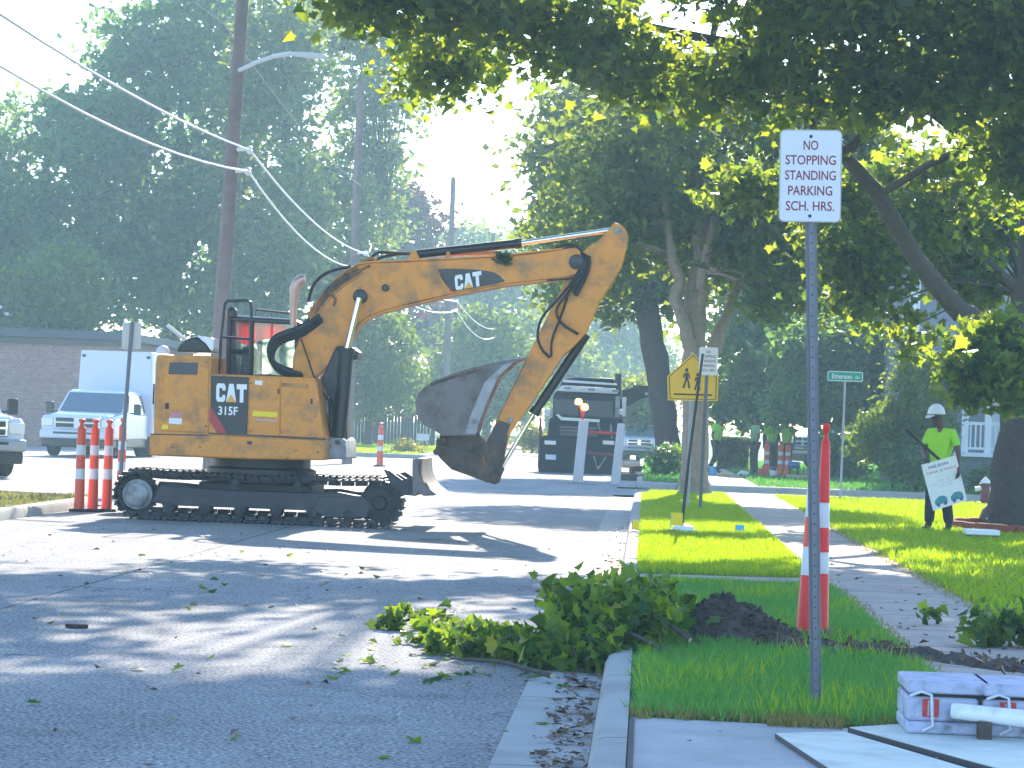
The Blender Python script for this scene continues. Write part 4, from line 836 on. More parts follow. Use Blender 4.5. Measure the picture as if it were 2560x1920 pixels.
# front frame clutter
b = MB(); b.prism([(784, 946), (805, 948), (815, 965), (822, 990), (826, 1050), (803, 1052), (797, 1000)], BY + .0, BY + .35); b.build('valve_block', M['grey'], ex, bevel=.015)
b = MB(); b.prism([(812, 1100), (815, 1092), (858, 1096), (864, 1104), (866, 1148), (812, 1148)], HY + .45, HF - .5); b.build('swing_bracket', M['grey'], ex, bevel=.02)
b = MB(); b.prism([(838, 1110), (838, 1100), (850, 1101), (850, 1112)], HY + .43, HY + .5); b.build('bracket_pin', M['decal'], ex)
b = MB(); b.prism([(822, 1090), (820, 1000), (832, 985), (862, 990), (866, 1100)], BY - .02, BY + .5); b.build('boom_foot_housing', M['decal'], ex, bevel=.02)
# ---- hoses and pipes
def hose(name, px, Y, r, m, n=8, dy=0.0, smooth=3):
    pts = [P(x, y, Y) for x, y in px]
    for i, p in enumerate(pts): p.y += dy * math.sin(math.pi * i / max(1, len(pts) - 1))
    for _ in range(smooth):
        q = [pts[0]]
        for i in range(len(pts) - 1): q += [pts[i].lerp(pts[i + 1], .25), pts[i].lerp(pts[i + 1], .75)]
        pts = q + [pts[-1]]
    b = MB(); b.tube(pts, r, n); return b.build(name, m, ex)
HB = BY - .08
for k, (dx, dy_) in enumerate(((0, 0), (5, 6), (9, 13), (-2, -6))):
    pl = [z1(x, y) for x, y in [(1520, 800), (1440, 860), (1380, 905), (1290, 930), (1215, 965), (1180, 1030), (1180, 1090), (1210, 1145), (1280, 1180), (1390, 1205)]]
    hose('hydraulic_hose', [(x + dx * .7, y + dy_ * .9) for x, y in pl], HB + .05 * k, .034, M['rubber'], dy=-.12)
hose('hydraulic_hose', [z1(*p) for p in [(1440, 720), (1452, 640), (1490, 560), (1560, 505), (1650, 475), (1740, 460)]], BY + .1, .022, M['rubber'])
hose('hydraulic_hose', [z1(*p) for p in [(1868, 430), (1885, 385), (1930, 358), (1990, 362), (2080, 368), (2200, 372)]], YC, .022, M['rubber'])
hose('control_cable', [z1(*p) for p in [(1390, 960), (1425, 1060), (1480, 1230), (1530, 1320), (1585, 1390), (1610, 1470), (1620, 1540)]], HB - .02, .012, M['rubber'], 6)
for k in range(4):
    s = k * 7
    hose('hydraulic_pipe', [(x + s * .75, y + s * .8) for x, y in [(770, 790), (786, 764), (800, 742), (822, 716), (846, 697), (870, 682), (893, 668)]], BY - .02 + .012 * k, .019, M['catdirty'])
hose('hydraulic_pipe', [(833, 765), (840, 748), (832, 738), (820, 732), (826, 716), (850, 702), (880, 690), (905, 672), (925, 664)], BY - .03, .017, M['catdirty'])
hose('hydraulic_pipe', [(880, 672), (905, 661), (918, 648), (930, 645), (940, 650)], YC, .03, M['catdirty'])
hose('hydraulic_hose', [(908, 662), (960, 640), (1015, 632), (1060, 634)], YC + .07, .02, M['rubber'])
b = MB()
for (x, y) in ((770, 770), (777, 762)): b.lathe(P(x, y, BY - .06), [(.02, -.03), (.045, -.02), (.045, .03), (.02, .05)], 10)
b.build('hose_fitting', M['chrome'], ex)
hose('hydraulic_hose', [z2(*p) for p in [(1650, 420), (1595, 480), (1535, 555), (1450, 640), (1420, 740), (1440, 820), (1492, 872)]], SY - .07, .019, M['rubber'], dy=-.05)
hose('hydraulic_hose', [z2(*p) for p in [(1660, 430), (1590, 520), (1538, 580), (1525, 630), (1560, 690), (1650, 742)]], SY - .06, .019, M['rubber'], dy=-.05)
hose('hydraulic_hose', [z2(*p) for p in [(1600, 500), (1570, 600), (1535, 690), (1500, 780), (1500, 868)]], SY - .045, .016, M['rubber'])
for k in range(5):
    hose('hydraulic_hose', [(1452 + k * 5, 632 + k * 2), (1462 + k * 3, 640 + k * 5), (1455 + k * 3, 668 + k * 5), (1440 + k * 3, 690 + k * 7), (1423 + k * 4, 716 + k * 6)], SY - .05 - .012 * (k % 3), .024, M['rubber'])
hose('hydraulic_hose', [(1376, 632), (1395, 615), (1430, 612), (1452, 622), (1460, 645)], YC - .12, .02, M['rubber'])
hose('hydraulic_hose', [(1390, 640), (1410, 622), (1440, 620), (1456, 640)], YC + .05, .02, M['rubber'])
hose('hydraulic_hose', [(1462, 650), (1458, 678), (1440, 694), (1400, 699), (1368, 701)], BY - .03, .015, M['rubber'])
# ---- bucket
UY = BY - .28; UT = .96
tipp = (1303, 895.5)
back = [tipp, (1275, 899), (1245, 905), (1211, 912), (1170, 922), (1129, 935), (1084, 953), (1057, 971), (1043, 988), (1038, 1004), (1040, 1028), (1046, 1046), (1058, 1062), (1084, 1075), (1107, 1089)]
front = [(1188, 1088), (1202, 1042), (1224, 988), (1247, 938), (1272, 912)]
side = back + front
inn = [(x + (1170 - x) * .045, y + (1000 - y) * .045) for x, y in back]
b = MB()
A = [P(x, y, UY + .02) for x, y in back]; B = [P(x, y, UY + .02) for x, y in inn]; dv = Vector((0, UT - .04, 0)); n = len(A)
vs = A + B + [p + dv for p in A] + [p + dv for p in B]
fs = []
for i in range(n - 1): fs += [(i, i + 1, 2 * n + i + 1, 2 * n + i), (n + i + 1, n + i, 3 * n + i, 3 * n + i + 1), (i, n + i, n + i + 1, i + 1), (2 * n + i, 2 * n + i + 1, 3 * n + i + 1, 3 * n + i)]
fs += [(0, 2 * n, 3 * n, n), (n - 1, 2 * n - 1, 4 * n - 1, 3 * n - 1)]
b.add(vs, fs); bu = b.build('bucket', M['steelworn'], ex)
for yy in (UY, UY + UT - .025):
    b = MB(); b.extr([P(x, y, UY) + Vector((0, yy - UY, 0)) for x, y in side], (0, .025, 0)); b.build('side_plate', M['steelworn'], bu)
    b = MB(); b.extr([P(x, y, UY) + Vector((0, yy - UY - .012, 0)) for x, y in [(1258, 912), (1285, 905), (1247, 940), (1224, 990), (1202, 1044), (1190, 1085), (1162, 1085), (1172, 1050), (1192, 1000), (1212, 955)]], (0, .05, 0)); b.build('side_cutter', M['grey'], bu, bevel=.006)
b = MB(); b.extr([P(x, y, UY - .006) for x, y in [(1075, 957), (1129, 940), (1206, 920), (1206, 926), (1129, 948), (1078, 965)]], (0, .03, 0)); b.build('wear_rib', M['brownsteel'], bu)
for k in range(5):
    yy = UY + .04 + k * (UT - .16) / 4; b = MB()
    b.extr([P(x, y, UY) + Vector((0, yy - UY, 0)) for x, y in [(1316, 891), (1302, 899), (1268, 906), (1266, 897), (1290, 893)]], (0, .08, 0)); b.build('tooth', M['grey'], bu, bevel=.006)
for yy in (UY + .28, UY + UT - .34):
    b = MB(); b.extr([P(x, y, UY) + Vector((0, yy - UY, 0)) for x, y in [(1098, 1076), (1188, 1082), (1212, 1105), (1222, 1130), (1210, 1142), (1150, 1126), (1092, 1112)]], (0, .06, 0)); b.build('hinge_ear', M['brownsteel'], bu, bevel=.01)
b = MB(); b.prism([(1092, 1094), (1088, 1128), (1100, 1146), (1129, 1174), (1180, 1192), (1222, 1208), (1236, 1180), (1222, 1142), (1180, 1128), (1140, 1118), (1105, 1108)], UY + .36, UY + UT - .36); li = b.build('bucket_link', M['brownsteel'], ex, bevel=.015)
b = MB(); b.prism([(1098, 1102), (1110, 1108), (1140, 1124), (1180, 1132), (1212, 1128), (1216, 1136), (1180, 1142), (1135, 1134), (1098, 1116)], UY + .33, UY + .36); b.build('link_bar', M['decal'], li)
for (cx_, cy_, rr) in ((1181, 1118, .045), (1108, 1104, .05), (1236, 1197, .06), (1091, 1130, .04)):
    c = P(cx_, cy_, UY + .3); b = MB(); b.lathe((c.x, UY + .22, c.z), [(rr * .6, 0), (rr, .01), (rr, .52), (rr * .6, .53)], 16, 0, 'y'); b.build('pin', M['brownsteel'], li)
b = MB(); b.prism([(1246, 1172), (1254, 1164), (1262, 1172), (1246, 1206), (1234, 1208), (1228, 1200)], SY - .06, SY - .02); b.prism([(1246, 1172), (1254, 1164), (1262, 1172), (1246, 1206), (1234, 1208), (1228, 1200)], SY + ST + .02, SY + ST + .06); b.build('side_link', M['brownsteel'], ex, bevel=.006)
# leaves caught on the boom
tag(arrmesh('leafy_twig', leafverts(np.array([list(P(1258 + random.gauss(0, 9), 648 + random.gauss(0, 8), BY - .06 + random.gauss(0, .03))) for _ in range(40)]), .09, 'maple'), 0, M['leafdk'], None, None, MPF), "small dark leafy twig caught on top of the boom", 'twig')

# ================================================================== SIGNS
def rrect(o, xd, zd, w_, h_, r, n=5):
    pts = []
    for cx_, cz_, a0 in ((w_ / 2 - r, h_ / 2 - r, 0), (-w_ / 2 + r, h_ / 2 - r, 90), (-w_ / 2 + r, -h_ / 2 + r, 180), (w_ / 2 - r, -h_ / 2 + r, 270)):
        for k in range(n + 1):
            a = R(a0 + 90 * k / n); pts.append(o + xd * (cx_ + r * math.cos(a)) + zd * (cz_ + r * math.sin(a)))
    return pts
def plate(b, o, w_, h_, r, th=.003, mi=0, xd=XD, zd=ZD):
    n = xd.cross(zd)
    b.extr(rrect(o, xd, zd, w_, h_, r), n * -th, mi)
def rim(b, o, w_, h_, r, t, mi, xd=XD, zd=ZD, lift=.0008):
    n = xd.cross(zd); a = rrect(o + n * lift, xd, zd, w_, h_, r); c = rrect(o + n * lift, xd, zd, w_ - 2 * t, h_ - 2 * t, max(.004, r - t)); k = len(a)
    b.add(a + c, [(i, (i + 1) % k, k + (i + 1) % k, k + i) for i in range(k)], mi)
def upost(root, bottom, topp, wd, m, holes=True):
    b = MB(); A, B = Vector(bottom), Vector(topp); d = (B - A).normalized(); xd = (XD - d * XD.dot(d)).normalized()
    h = wd / 2; pr = [(-h, .008), (-h, 0), (-h * .45, 0), (-h * .45, -.022), (h * .45, -.022), (h * .45, 0), (h, 0), (h, .008), (h * .40, .008), (h * .40, -.016), (-h * .40, -.016), (-h * .40, .008)]
    pr = [(x, -y) for x, y in pr]; pr = [(x, y - .0) for x, y in pr]
    b.extr([A + xd * x + Vector((0, -1, 0)) * (y) for x, y in pr], B - A)
    o_ = b.build('post', m, root, smooth=False)
    if holes:
        c = MB(); L = (B - A).length
        for k in range(int(L / .0254 / 2)):
            p = A + d * (.05 + k * .0508)
            if k * .0508 + .05 < L: c.lathe(p + Vector((0, -.0238 if False else -.0235, 0)), [(.0045, -.001), (.0045, .001)], 8, 0, 'y')
        c.build('post_hole', M['black'], o_, smooth=False)
    return o_
D1 = G(2039, 1770, LZ).y
g = G(2039, 1772, LZ - .06)
s1 = thing('parking_sign', "white no stopping sign on a perforated steel post in the near lawn", 'sign', (g.x, D1, LZ))
upost(s1, P(2040, 1778, D1), P(2025, 340, D1) + Vector((0, 0, 0)), .056, M['post'])
o = P(2025, 441.5, D1) + Vector((0, -.036, 0))
xd = (P(2097, 333, D1) - P(1952, 331, D1)).normalized(); zd = (P(1952, 331, D1) - P(1958, 551, D1)).normalized(); zd = (zd - xd * zd.dot(xd)).normalized()
sb = MB(); plate(sb, o, .303, .452, .026, .003, 0, xd, zd); so1 = sb.build('sign_panel', [M['signwhite']], s1)
sb = MB(); rim(sb, o, .303, .452, .026, .006, 0, xd, zd); sb.build('border', M['galv'], so1, smooth=False)
nrm = xd.cross(zd); sb = MB()
for body, dz, w_ in (("NO", .150, .072), ("STOPPING", .078, .245), ("STANDING", .003, .247), ("PARKING", -.072, .215), ("SCH. HRS.", -.147, .236)):
    text(sb, body, o + nrm * .0012 + zd * dz, xd, zd, .047, 0, w_, .012)
sb.build('lettering', M['signred'], so1, smooth=False)
for dz in (.193, -.196):
    sb = MB(); c = o + zd * dz; sb.lathe(c + Vector((0, -.006, 0)), [(.005, 0), (.008, .002), (.008, .007)], 10, 0, 'y'); sb.build('bolt', M['black'], s1)

D2 = 46.0
s2 = thing('school_sign', "yellow pentagon school crossing sign with two walking children", 'sign', (P(1727, 1270, D2).x, D2 + .3, LZ))
sb = MB(); sb.tube([(P(1729, 1003, D2).x, D2 + .3, LZ - .05), P(1731, 880, D2 + .3)], .028, 8); sb.build('post', M['galv'], s2)
pent = [(1671, 1000), (1793, 1002), (1795, 943), (1733, 884), (1669, 941)]
cx = sum(p[0] for p in pent) / 5; cy = sum(p[1] for p in pent) / 5
sh = lambda k: [(cx + (x - cx) * k, cy + (y - cy) * k) for x, y in pent]
Y = D2 + .25
sb = MB(); sb.prism(sh(1.02), Y, Y + .004); sp_ = sb.build('sign_panel', M['yellowsign'], s2, smooth=False)
sb = MB(); A = [P(x, y, Y - .002) for x, y in sh(.95)]; B = [P(x, y, Y - .002) for x, y in sh(.915)]; sb.add(A + B, [(i, (i + 1) % 5, 5 + (i + 1) % 5, 5 + i) for i in range(5)])
sb.build('border', M['black'], sp_, smooth=False)
def kid(b, x, y, s):
    q = lambda u, v: P(x + u * s, y - v * s, Y - .003)
    for poly in ([(-4, 26), (0, 30), (4, 26), (4, 21), (0, 18), (-4, 21)], [(-5, 17), (5, 17), (9, 4), (6, 3), (3, 10), (5, -2), (-5, -2), (-3, 10), (-8, 4), (-10, 7)],
                 [(-5, -2), (0, -2), (-6, -22), (-11, -21), (-10, -18)], [(1, -2), (5, -2), (9, -22), (4, -22)]):
        b.add([q(*p) for p in poly], [tuple(range(len(poly)))])
sb = MB(); kid(sb, 1717, 949, 1.0); kid(sb, 1744, 957, .85); sb.build('children_symbol', M['black'], sp_, smooth=False)
sb = MB(); sb.add([P(x, y, Y - .0025) for x, y in [(1684, 983), (1780, 986), (1780, 990), (1684, 987)]], [(0, 1, 2, 3)]); sb.build('ground_line', M['black'], sp_, smooth=False)

s3 = thing('parking_sign', "small white no stopping sign overlapping the yellow school sign", 'sign', (P(1750, 1278, D2 - .2).x, D2 - .2, LZ))
upost(s3, (P(1750, 1278, D2 - .2).x, D2 - .2, LZ - .05), P(1770, 872, D2 - .2), .055, M['post'], False)
o = P(1771, 903, D2 - .24); xd = Vector((1, 0, -.0)).normalized(); zd = ZD
sb = MB(); plate(sb, o, .305, .457, .03, .003); so3 = sb.build('sign_panel', M['white'], s3)
sb = MB()
for body, dz, w_ in (("NO", .150, .072), ("STOPPING", .078, .245), ("STANDING", .003, .247), ("PARKING", -.072, .215), ("SCH. HRS.", -.147, .236)):
    text(sb, body, o + Vector((0, -.0015, dz)), XD, ZD, .047, 0, w_, .012)
sb.build('lettering', M['signred'], so3, smooth=False)

D3 = 61.0
s4 = thing('street_name_sign', "green street name sign on a thin pale post at the corner", 'sign', (P(2101, 1238, D3).x, D3, LZ))
sb = MB(); sb.tube([(P(2101, 1238, D3).x, D3, LZ - .05), P(2113, 955, D3)], .024, 8); sb.build('post', M['galv'], s4)
o = P(2113, 941, D3 - .03); sb = MB(); plate(sb, o, .78, .225, .03, .004); so4 = sb.build('sign_panel', M['greensign'], s4)
sb = MB(); rim(sb, o, .76, .21, .03, .014, 0); text(sb, "Emerson", o + Vector((-.07, -.002, 0)), XD, ZD, .105, 0, .42, .01); text(sb, "Dr", o + Vector((.27, -.002, -.015)), XD, ZD, .07, 0, .085, .01)
sb.build('lettering', M['white'], so4, smooth=False)
# back of a sign at the left
D4 = 43.5
s5 = thing('traffic_sign', "grey back of a small sign on a post before the white service truck", 'sign', (P(297, 1180, D4).x, D4, 0))
upost(s5, (P(296, 1260, D4).x, D4, -.05), P(330, 805, D4), .06, M['post'], False)
o = P(329, 839, D4 + .04); sb = MB(); plate(sb, o, .30, .42, .03, .004); sb.build('sign_panel', M['signback'], s5)
# pale thin post beside the tree
D5 = 70
sb = MB(); sb.tube([G(1705, 1202, LZ - .02), P(1711, 960, G(1705, 1202, LZ).y)], .028, 8)
tag(sb.build('sign_post', M['galv']), "thin pale blue post standing left of the school sign post", 'post')

# ================================================================== CHANNELIZER POSTS
def channelizer(name, loc, h, r0, r1, bands, label, group, base=True, m0='orange', hand=True):
    r = thing(name, label, 'traffic cone', loc, group); n = len(bands)
    rad = lambda t: r0 + (r1 - r0) * t
    x, y, z = loc; z += .035
    for i, (t0, t1, mm) in enumerate(bands):
        b = MB(); b.lathe((x, y, z), [(rad(t0) + .004 * (mm != 'reflect'), t0 * h), (rad(t0), t0 * h + .012), (rad(t1), t1 * h - .01), (rad(t1) - .004, t1 * h)], 18)
        b.build('reflective_band' if mm == 'reflect' else 'tube_section', M[mm], r)
    if hand:
        b = MB(); b.lathe((x, y, z + h), [(r1, 0), (r1 * .7, .02), (r1 * .45, .04), (r1 * .45, .07), (r1 * .8, .085), (r1 * .8, .12), (r1 * .4, .13)], 14); b.build('handle', M[m0], r)
    if base:
        b = MB(); s = r0 * 1.9; b.extr([(x + s * math.cos(R(22.5 + 45 * k)), y + s * math.sin(R(22.5 + 45 * k)), z - .035) for k in range(8)], (0, 0, .04)); b.build('base', M['rubber'], r, bevel=.008)
    return r
BL = [(0, .37, 'orange'), (.37, .50, 'reflect'), (.50, .665, 'orange'), (.665, .79, 'reflect'), (.79, 1.0, 'orange')]
gl = "orange channelizer posts by the left kerb"
for x, y, lb in ((197, 1279, "leftmost orange and white post of the row by the left kerb"), (231, 1279, "second orange and white post from the left by the left kerb"), (266, 1279, "orange and white post right against the rear of the excavator track")):
    p = G(x, y, 0); channelizer('traffic_post', tuple(p), 1.13, .074, .060, BL, lb, gl)
p = G(301, 1240, 0); channelizer('traffic_post', (P(301, 1240, 44.5).x, 44.5, 0), 1.13, .074, .060, BL, "orange and white post half hidden behind the rear of the excavator track", gl)
p = G(949, 1166, .0); channelizer('traffic_post', tuple(p), 1.12, .10, .07, BL, "lone orange post standing far off on the left verge under the boom", None)
BN = [(0, .30, 'orangeshade'), (.30, .415, 'reflect'), (.415, .545, 'orangeshade'), (.545, .68, 'reflect'), (.68, 1.0, 'orangeshade')]
p = G(2048, 1586, LZ); channelizer('traffic_post', tuple(p), 1.24, .060, .03, BN, "tall orange and white post toned deep red for shade, rising behind the parking sign post", "shade-toned orange posts behind the parking sign", m0='orangeshade', hand=True)
p = G(2021, 1590, LZ); channelizer('traffic_post', tuple(p), 1.02, .082, .036, [(0, .36, 'orangeshade'), (.36, .545, 'reflect'), (.545, .735, 'orange'), (.735, .95, 'reflect'), (.95, 1.0, 'orangeshade')], "shorter orange and white cone half hidden left of the parking sign post", "shade-toned orange posts behind the parking sign", m0='orangeshade')
for x, lb in ((1915, "leftmost worn orange cone among the far road workers"), (1950, "middle worn orange cone among the far road workers"), (1968, "rightmost worn orange cone among the far road workers")):
    p = P(x, 1187, 82); channelizer('traffic_post', (p.x, 82, LZ), .86, .085, .07, BL, lb, "orange cones among the far workers")

# ================================================================== VEHICLES (local frame: front faces -Y)
def wheel(root, x, y, r=.39, wd=.26):
    b = MB(); b.lathe((x - wd / 2, y, r), [(0, 0)], 3) if False else None
    prof_ = [(r * .62, 0), (r * .92, .01), (r, .05), (r, wd - .05), (r * .92, wd - .01), (r * .62, wd)]
    vs = []; n = 22
    for rr, h in prof_:
        for j in range(n):
            a = 2 * math.pi * j / n; vs.append((x - wd / 2 + h, y + rr * math.cos(a), r + rr * math.sin(a)))
    k = len(prof_); fs = [(i * n + j, i * n + (j + 1) % n, (i + 1) * n + (j + 1) % n, (i + 1) * n + j) for i in range(k - 1) for j in range(n)] + [tuple(range(n)), tuple(range((k - 1) * n, k * n))]
    b.add(vs, fs); wv = b.build('wheel', M['rubber'], root, local=True)
    c = MB(); sx = 1 if x > 0 else -1
    vs = []; 
    for rr, h in ((r * .55, .0), (r * .58, .02), (r * .2, -.01)):
        for j in range(n):
            a = 2 * math.pi * j / n; vs.append((x + sx * (wd / 2 + h - .005), y + rr * math.cos(a), r + rr * math.sin(a)))
    fs = [(i * n + j, i * n + (j + 1) % n, (i + 1) * n + (j + 1) % n, (i + 1) * n + j) for i in range(2) for j in range(n)] + [tuple(range(n)), tuple(range(2 * n, 3 * n))]
    c.add(vs, fs); c.build('rim', M['galv'], wv, local=True)
def taper(b, z0, z1, k, x=True):
    b.v = [((v[0] * (1 - k * max(0, min(1, (v[2] - z0) / (z1 - z0)))) if x else v[0]), v[1], v[2]) for v in b.v]
def pickup(name, label, cat, loc, rz, box=False, W=1.98, L=5.9, dually=False, group=None):
    r = thing(name, label, cat, loc, group, rz); h = W / 2; K = dict(parent=r, local=True)
    b = MB(); b.extr([(-h, y, z) for y, z in [(.10, .52), (.06, 1.02), (.22, 1.17), (1.45, 1.26), (3.9, 1.27), (L if not box else 4.0, 1.27), (L if not box else 4.0, .5)]], (W, 0, 0)); b.build('body', M['carwhite'], bevel=.06, **K)
    b = MB(); b.extr([(-h * .8, .1, 1.1), (-h * .8, .24, 1.21), (-h * .8, 1.5, 1.31), (-h * .8, 1.5, 1.1)], (W * .8, 0, 0)); b.build('hood', M['carwhite'], bevel=.05, **K)
    b = MB(); b.extr([(-h * .97, y, z) for y, z in [(1.38, 1.22), (2.1, 1.86), (2.4, 1.94), (3.6, 1.94), (3.9, 1.82), (4.0, 1.22)]], (W * .97, 0, 0)); taper(b, 1.22, 1.94, .16); cabo = b.build('cab', M['carwhite'], bevel=.04, **K)
    b = MB(); b.add([(-h * .86, 1.46, 1.31), (h * .86, 1.46, 1.31), (h * .77, 2.07, 1.84), (-h * .77, 2.07, 1.84)], [(0, 1, 2, 3)]); b.v = [(v[0], v[1] - .02, v[2] + .012) for v in b.v]; b.build('windshield', M['windshield'], cabo, local=True)
    for s in (-1, 1):
        b = MB(); b.add([(s * h * .955, 1.75, 1.30), (s * h * .955, 3.8, 1.30), (s * h * .865, 3.6, 1.82), (s * h * .865, 2.2, 1.82)], [(0, 1, 2, 3)]); b.v = [(v[0] + s * .012, v[1], v[2]) for v in b.v]; b.build('side_window', M['glass'], cabo, local=True)
        b = MB(); b.box(min(s * h, s * (h + .28)), max(s * h, s * (h + .28)), 1.72, 1.78, 1.27, 1.31); b.box(min(s * (h + .14), s * (h + .34)), max(s * (h + .14), s * (h + .34)), 1.66, 1.8, 1.24, 1.56); b.build('mirror', M['black'], bevel=.02, **K)
        b = MB(); b.box(min(s * h * .66, s * h * .99), max(s * h * .66, s * h * .99), .03, .2, .86, 1.09); b.build('headlight', M['cream'], bevel=.03, **K)
        b = MB(); b.box(min(s * h * .68, s * h * .9), max(s * h * .68, s * h * .9), -.045, .0, .53, .62); b.build('fog_lamp', M['cream'], bevel=.01, **K)
    b = MB(); b.box(-h * .64, h * .64, 0, .14, .80, 1.15); gr = b.build('grille', M['chrome'] if not box else M['carwhite'], bevel=.03, **K)
    for x0, x1 in ((-h * .58, -.09), (.09, h * .58)):
        for z0, z1_ in ((.84, .955), (1.0, 1.11)):
            b = MB(); b.box(x0, x1, -.012, .01, z0, z1_); b.build('grille_opening', M['black'], gr, bevel=.006, local=True)
    b = MB(); b.box(-h * 1.0, h * 1.0, -.1, .18, .52, .76); bp_ = b.build('bumper', M['galv'] if not box else M['signwhite'], bevel=.05, **K)
    b = MB(); b.box(-h * .62, h * .62, -.112, -.06, .655, .71); b.build('bumper_slot', M['black'], bp_, local=True)
    b = MB(); b.box(-h * .96, h * .96, -.02, 4.0, .28, .53); b.build('undercarriage', M['black'], bevel=.04, **K)
    for s in (-1, 1): wheel(r, s * (h - .14), .98); wheel(r, s * (h - (.14 if not dually else .2)), 4.4, .39, .26 if not dually else .5)
    if box:
        hb_ = 1.18; b = MB(); b.box(-hb_, hb_, 4.05, 7.3, .62, 3.12); taper(b, 1.9, 3.12, .08); bo_ = b.build('service_box', M['vanwhite'], bevel=.035, **K)
        for k in range(3):
            b = MB(); b.box(hb_, hb_ + .03, 4.3 + k * 1.0, 5.2 + k * 1.0, .8, 1.7); b.build('locker_door', M['vanwhite'], bo_, bevel=.01, local=True)
            b = MB(); b.box(hb_ - .04, hb_ + .02, 4.3 + k * 1.0, 5.2 + k * 1.0, 1.80, 2.1); b.build('locker_door', M['trim'], bo_, bevel=.01, local=True)
        for s in (-1, 1):
            b = MB(); b.box(s * .98 - .05, s * .98 + .05, 4.02, 4.1, 2.92, 3.0); b.build('marker_lamp', M['decal'], bo_, local=True)
        b = MB(); b.box(-hb_ - .1, -hb_, 4.1, 7.2, 1.0, 1.3); b.build('side_rail', M['black'], bo_, local=True)
    return r
pickup('service_truck', "white service truck with a tall box body facing the camera", 'truck', (P(196, 1147, 79).x, 78.6, 0), R(-4), box=True, W=2.12, dually=True)
pickup('pickup_truck', "front corner of a white pickup truck cut off by the left edge", 'pickup', (P(64, 1198, 54.5).x - .86, 53.9, 0), R(30))
pickup('pickup_truck', "white pickup truck half hidden behind the black truck, by the leaning tree", 'pickup', (P(1597, 1150, 116).x, 115, 0), R(-3), W=1.9).scale = (.84, .84, .78)
pickup('pickup_truck', "dark parked pickup seen past the far road workers", 'pickup', (P(2000, 1185, 100).x, 99, LZ), R(-62))
for ch in bpy.data.objects:
    if ch.parent and ch.parent.get("label", "").startswith("dark parked") and ch.type == 'MESH':
        if ch.data.materials[0] == M['carwhite']: ch.data.materials[0] = M['bluecar']

# black grapple truck
TY = 81.8
t = thing('grapple_truck', "black truck with a tall exhaust stack and a loader arm, facing the camera", 'truck', (P(1455, 1186, TY).x, TY, 0)); ORIG[t.name] = Vector(t.location)
def TP(x, y, dy=0): return P(x, y, TY) + Vector((0, dy, 0))
def tprism(name, poly, d0, d1, m, par=None, bevel=.0):
    b = MB(); b.extr([TP(x, y, d0) for x, y in poly], (0, d1 - d0, 0)); return b.build(name, m, par or t, bevel=bevel)
def z7(x, y): return (1300 + .20498 * x, 900 + .20498 * y)
def zz(*pts): return [z7(*p) for p in pts]
tprism('hood', zz((360, 700), (1110, 740), (1120, 1150), (300, 1120)), .25, 2.0, M['darktruck'], None, .06)
cabt = tprism('cab', zz((385, 400), (440, 360), (1170, 405), (1230, 440), (1260, 760), (1230, 900), (360, 860)), 1.7, 4.0, M['darktruck'], None, .08)
tprism('windshield', zz((400, 470), (700, 480), (690, 680), (390, 650)), 1.66, 1.72, M['truckglass'], cabt)
tprism('windshield', zz((740, 482), (1120, 500), (1120, 700), (735, 685)), 1.66, 1.72, M['truckglass'], cabt)
tprism('roof_visor', zz((450, 345), (500, 300), (1160, 340), (1190, 390), (1170, 408), (455, 372)), 1.45, 1.9, M['signwhite'], cabt, .02)
tprism('cab_roof', zz((460, 345), (500, 220), (660, 200), (1130, 210), (1175, 270), (1185, 350)), 1.9, 4.0, M['darktruck'], cabt, .06)
tprism('roof_fairing', zz((500, 225), (505, 260), (1175, 300), (1172, 275)), 1.8, 1.95, M['carwhite'], cabt, .01)
for k in range(5): tprism('marker_lamp', zz((520 + k * 150, 318 + k * 9), (600 + k * 150, 322 + k * 9), (600 + k * 150, 350 + k * 9), (520 + k * 150, 346 + k * 9)), 1.40, 1.46, M['cream'] if k % 2 else M['grey'], cabt)
tprism('grille', zz((480, 780), (950, 800), (950, 1070), (470, 1060)), .20, .28, M['black'], None, .03)
for k in range(6): tprism('grille_bar', zz((490, 810 + k * 42), (945, 830 + k * 42), (945, 842 + k * 42), (490, 822 + k * 42)), .17, .2, M['steelworn'])
tprism('hood_trim', zz((430, 665), (500, 735), (970, 760), (970, 725), (510, 695), (470, 660)), .14, .3, M['boardpale'], None, .01)
tprism('bumper', zz((230, 960), (300, 920), (1180, 960), (1210, 1000), (1200, 1260), (1180, 1420), (240, 1395), (215, 1300)), -.05, .35, M['darktruck'], None, .05)
tprism('licence_plate', zz((312, 1150), (440, 1156), (438, 1218), (312, 1212)), -.08, -.04, M['signwhite'])
for x0 in (300, 1010): tprism('headlight', zz((x0, 980), (x0 + 140, 987), (x0 + 140, 1035), (x0, 1028)), -.09, -.03, M['cream'], None, .01)
for x0 in (215, 1075):
    tprism('front_wheel', zz((x0, 1160), (x0 + 30, 1120), (x0 + 110, 1124), (x0 + 130, 1160), (x0 + 130, 1370), (x0 + 110, 1400), (x0 + 20, 1396), (x0, 1360)), .5, 1.45, M['rubber'], None, .05)
for x0 in (300, 1190):
    tprism('mirror', zz((x0 - 30, 590), (x0 + 60, 595), (x0 + 50, 690), (x0 - 30, 685)), 1.5, 1.62, M['signwhite'], None, .02)
tprism('mirror_arm', zz((1160, 440), (1215, 444), (1208, 700), (1152, 696)), 1.2, 1.3, M['grey'], None, .01)
tprism('mirror', zz((1248, 452), (1296, 456), (1286, 690), (1240, 686)), 1.2, 1.32, M['signwhite'], None, .02)
tprism('mirror_bracket', zz((1140, 660), (1300, 668), (1298, 720), (1138, 712)), 1.22, 1.3, M['steelworn'], None, .02)
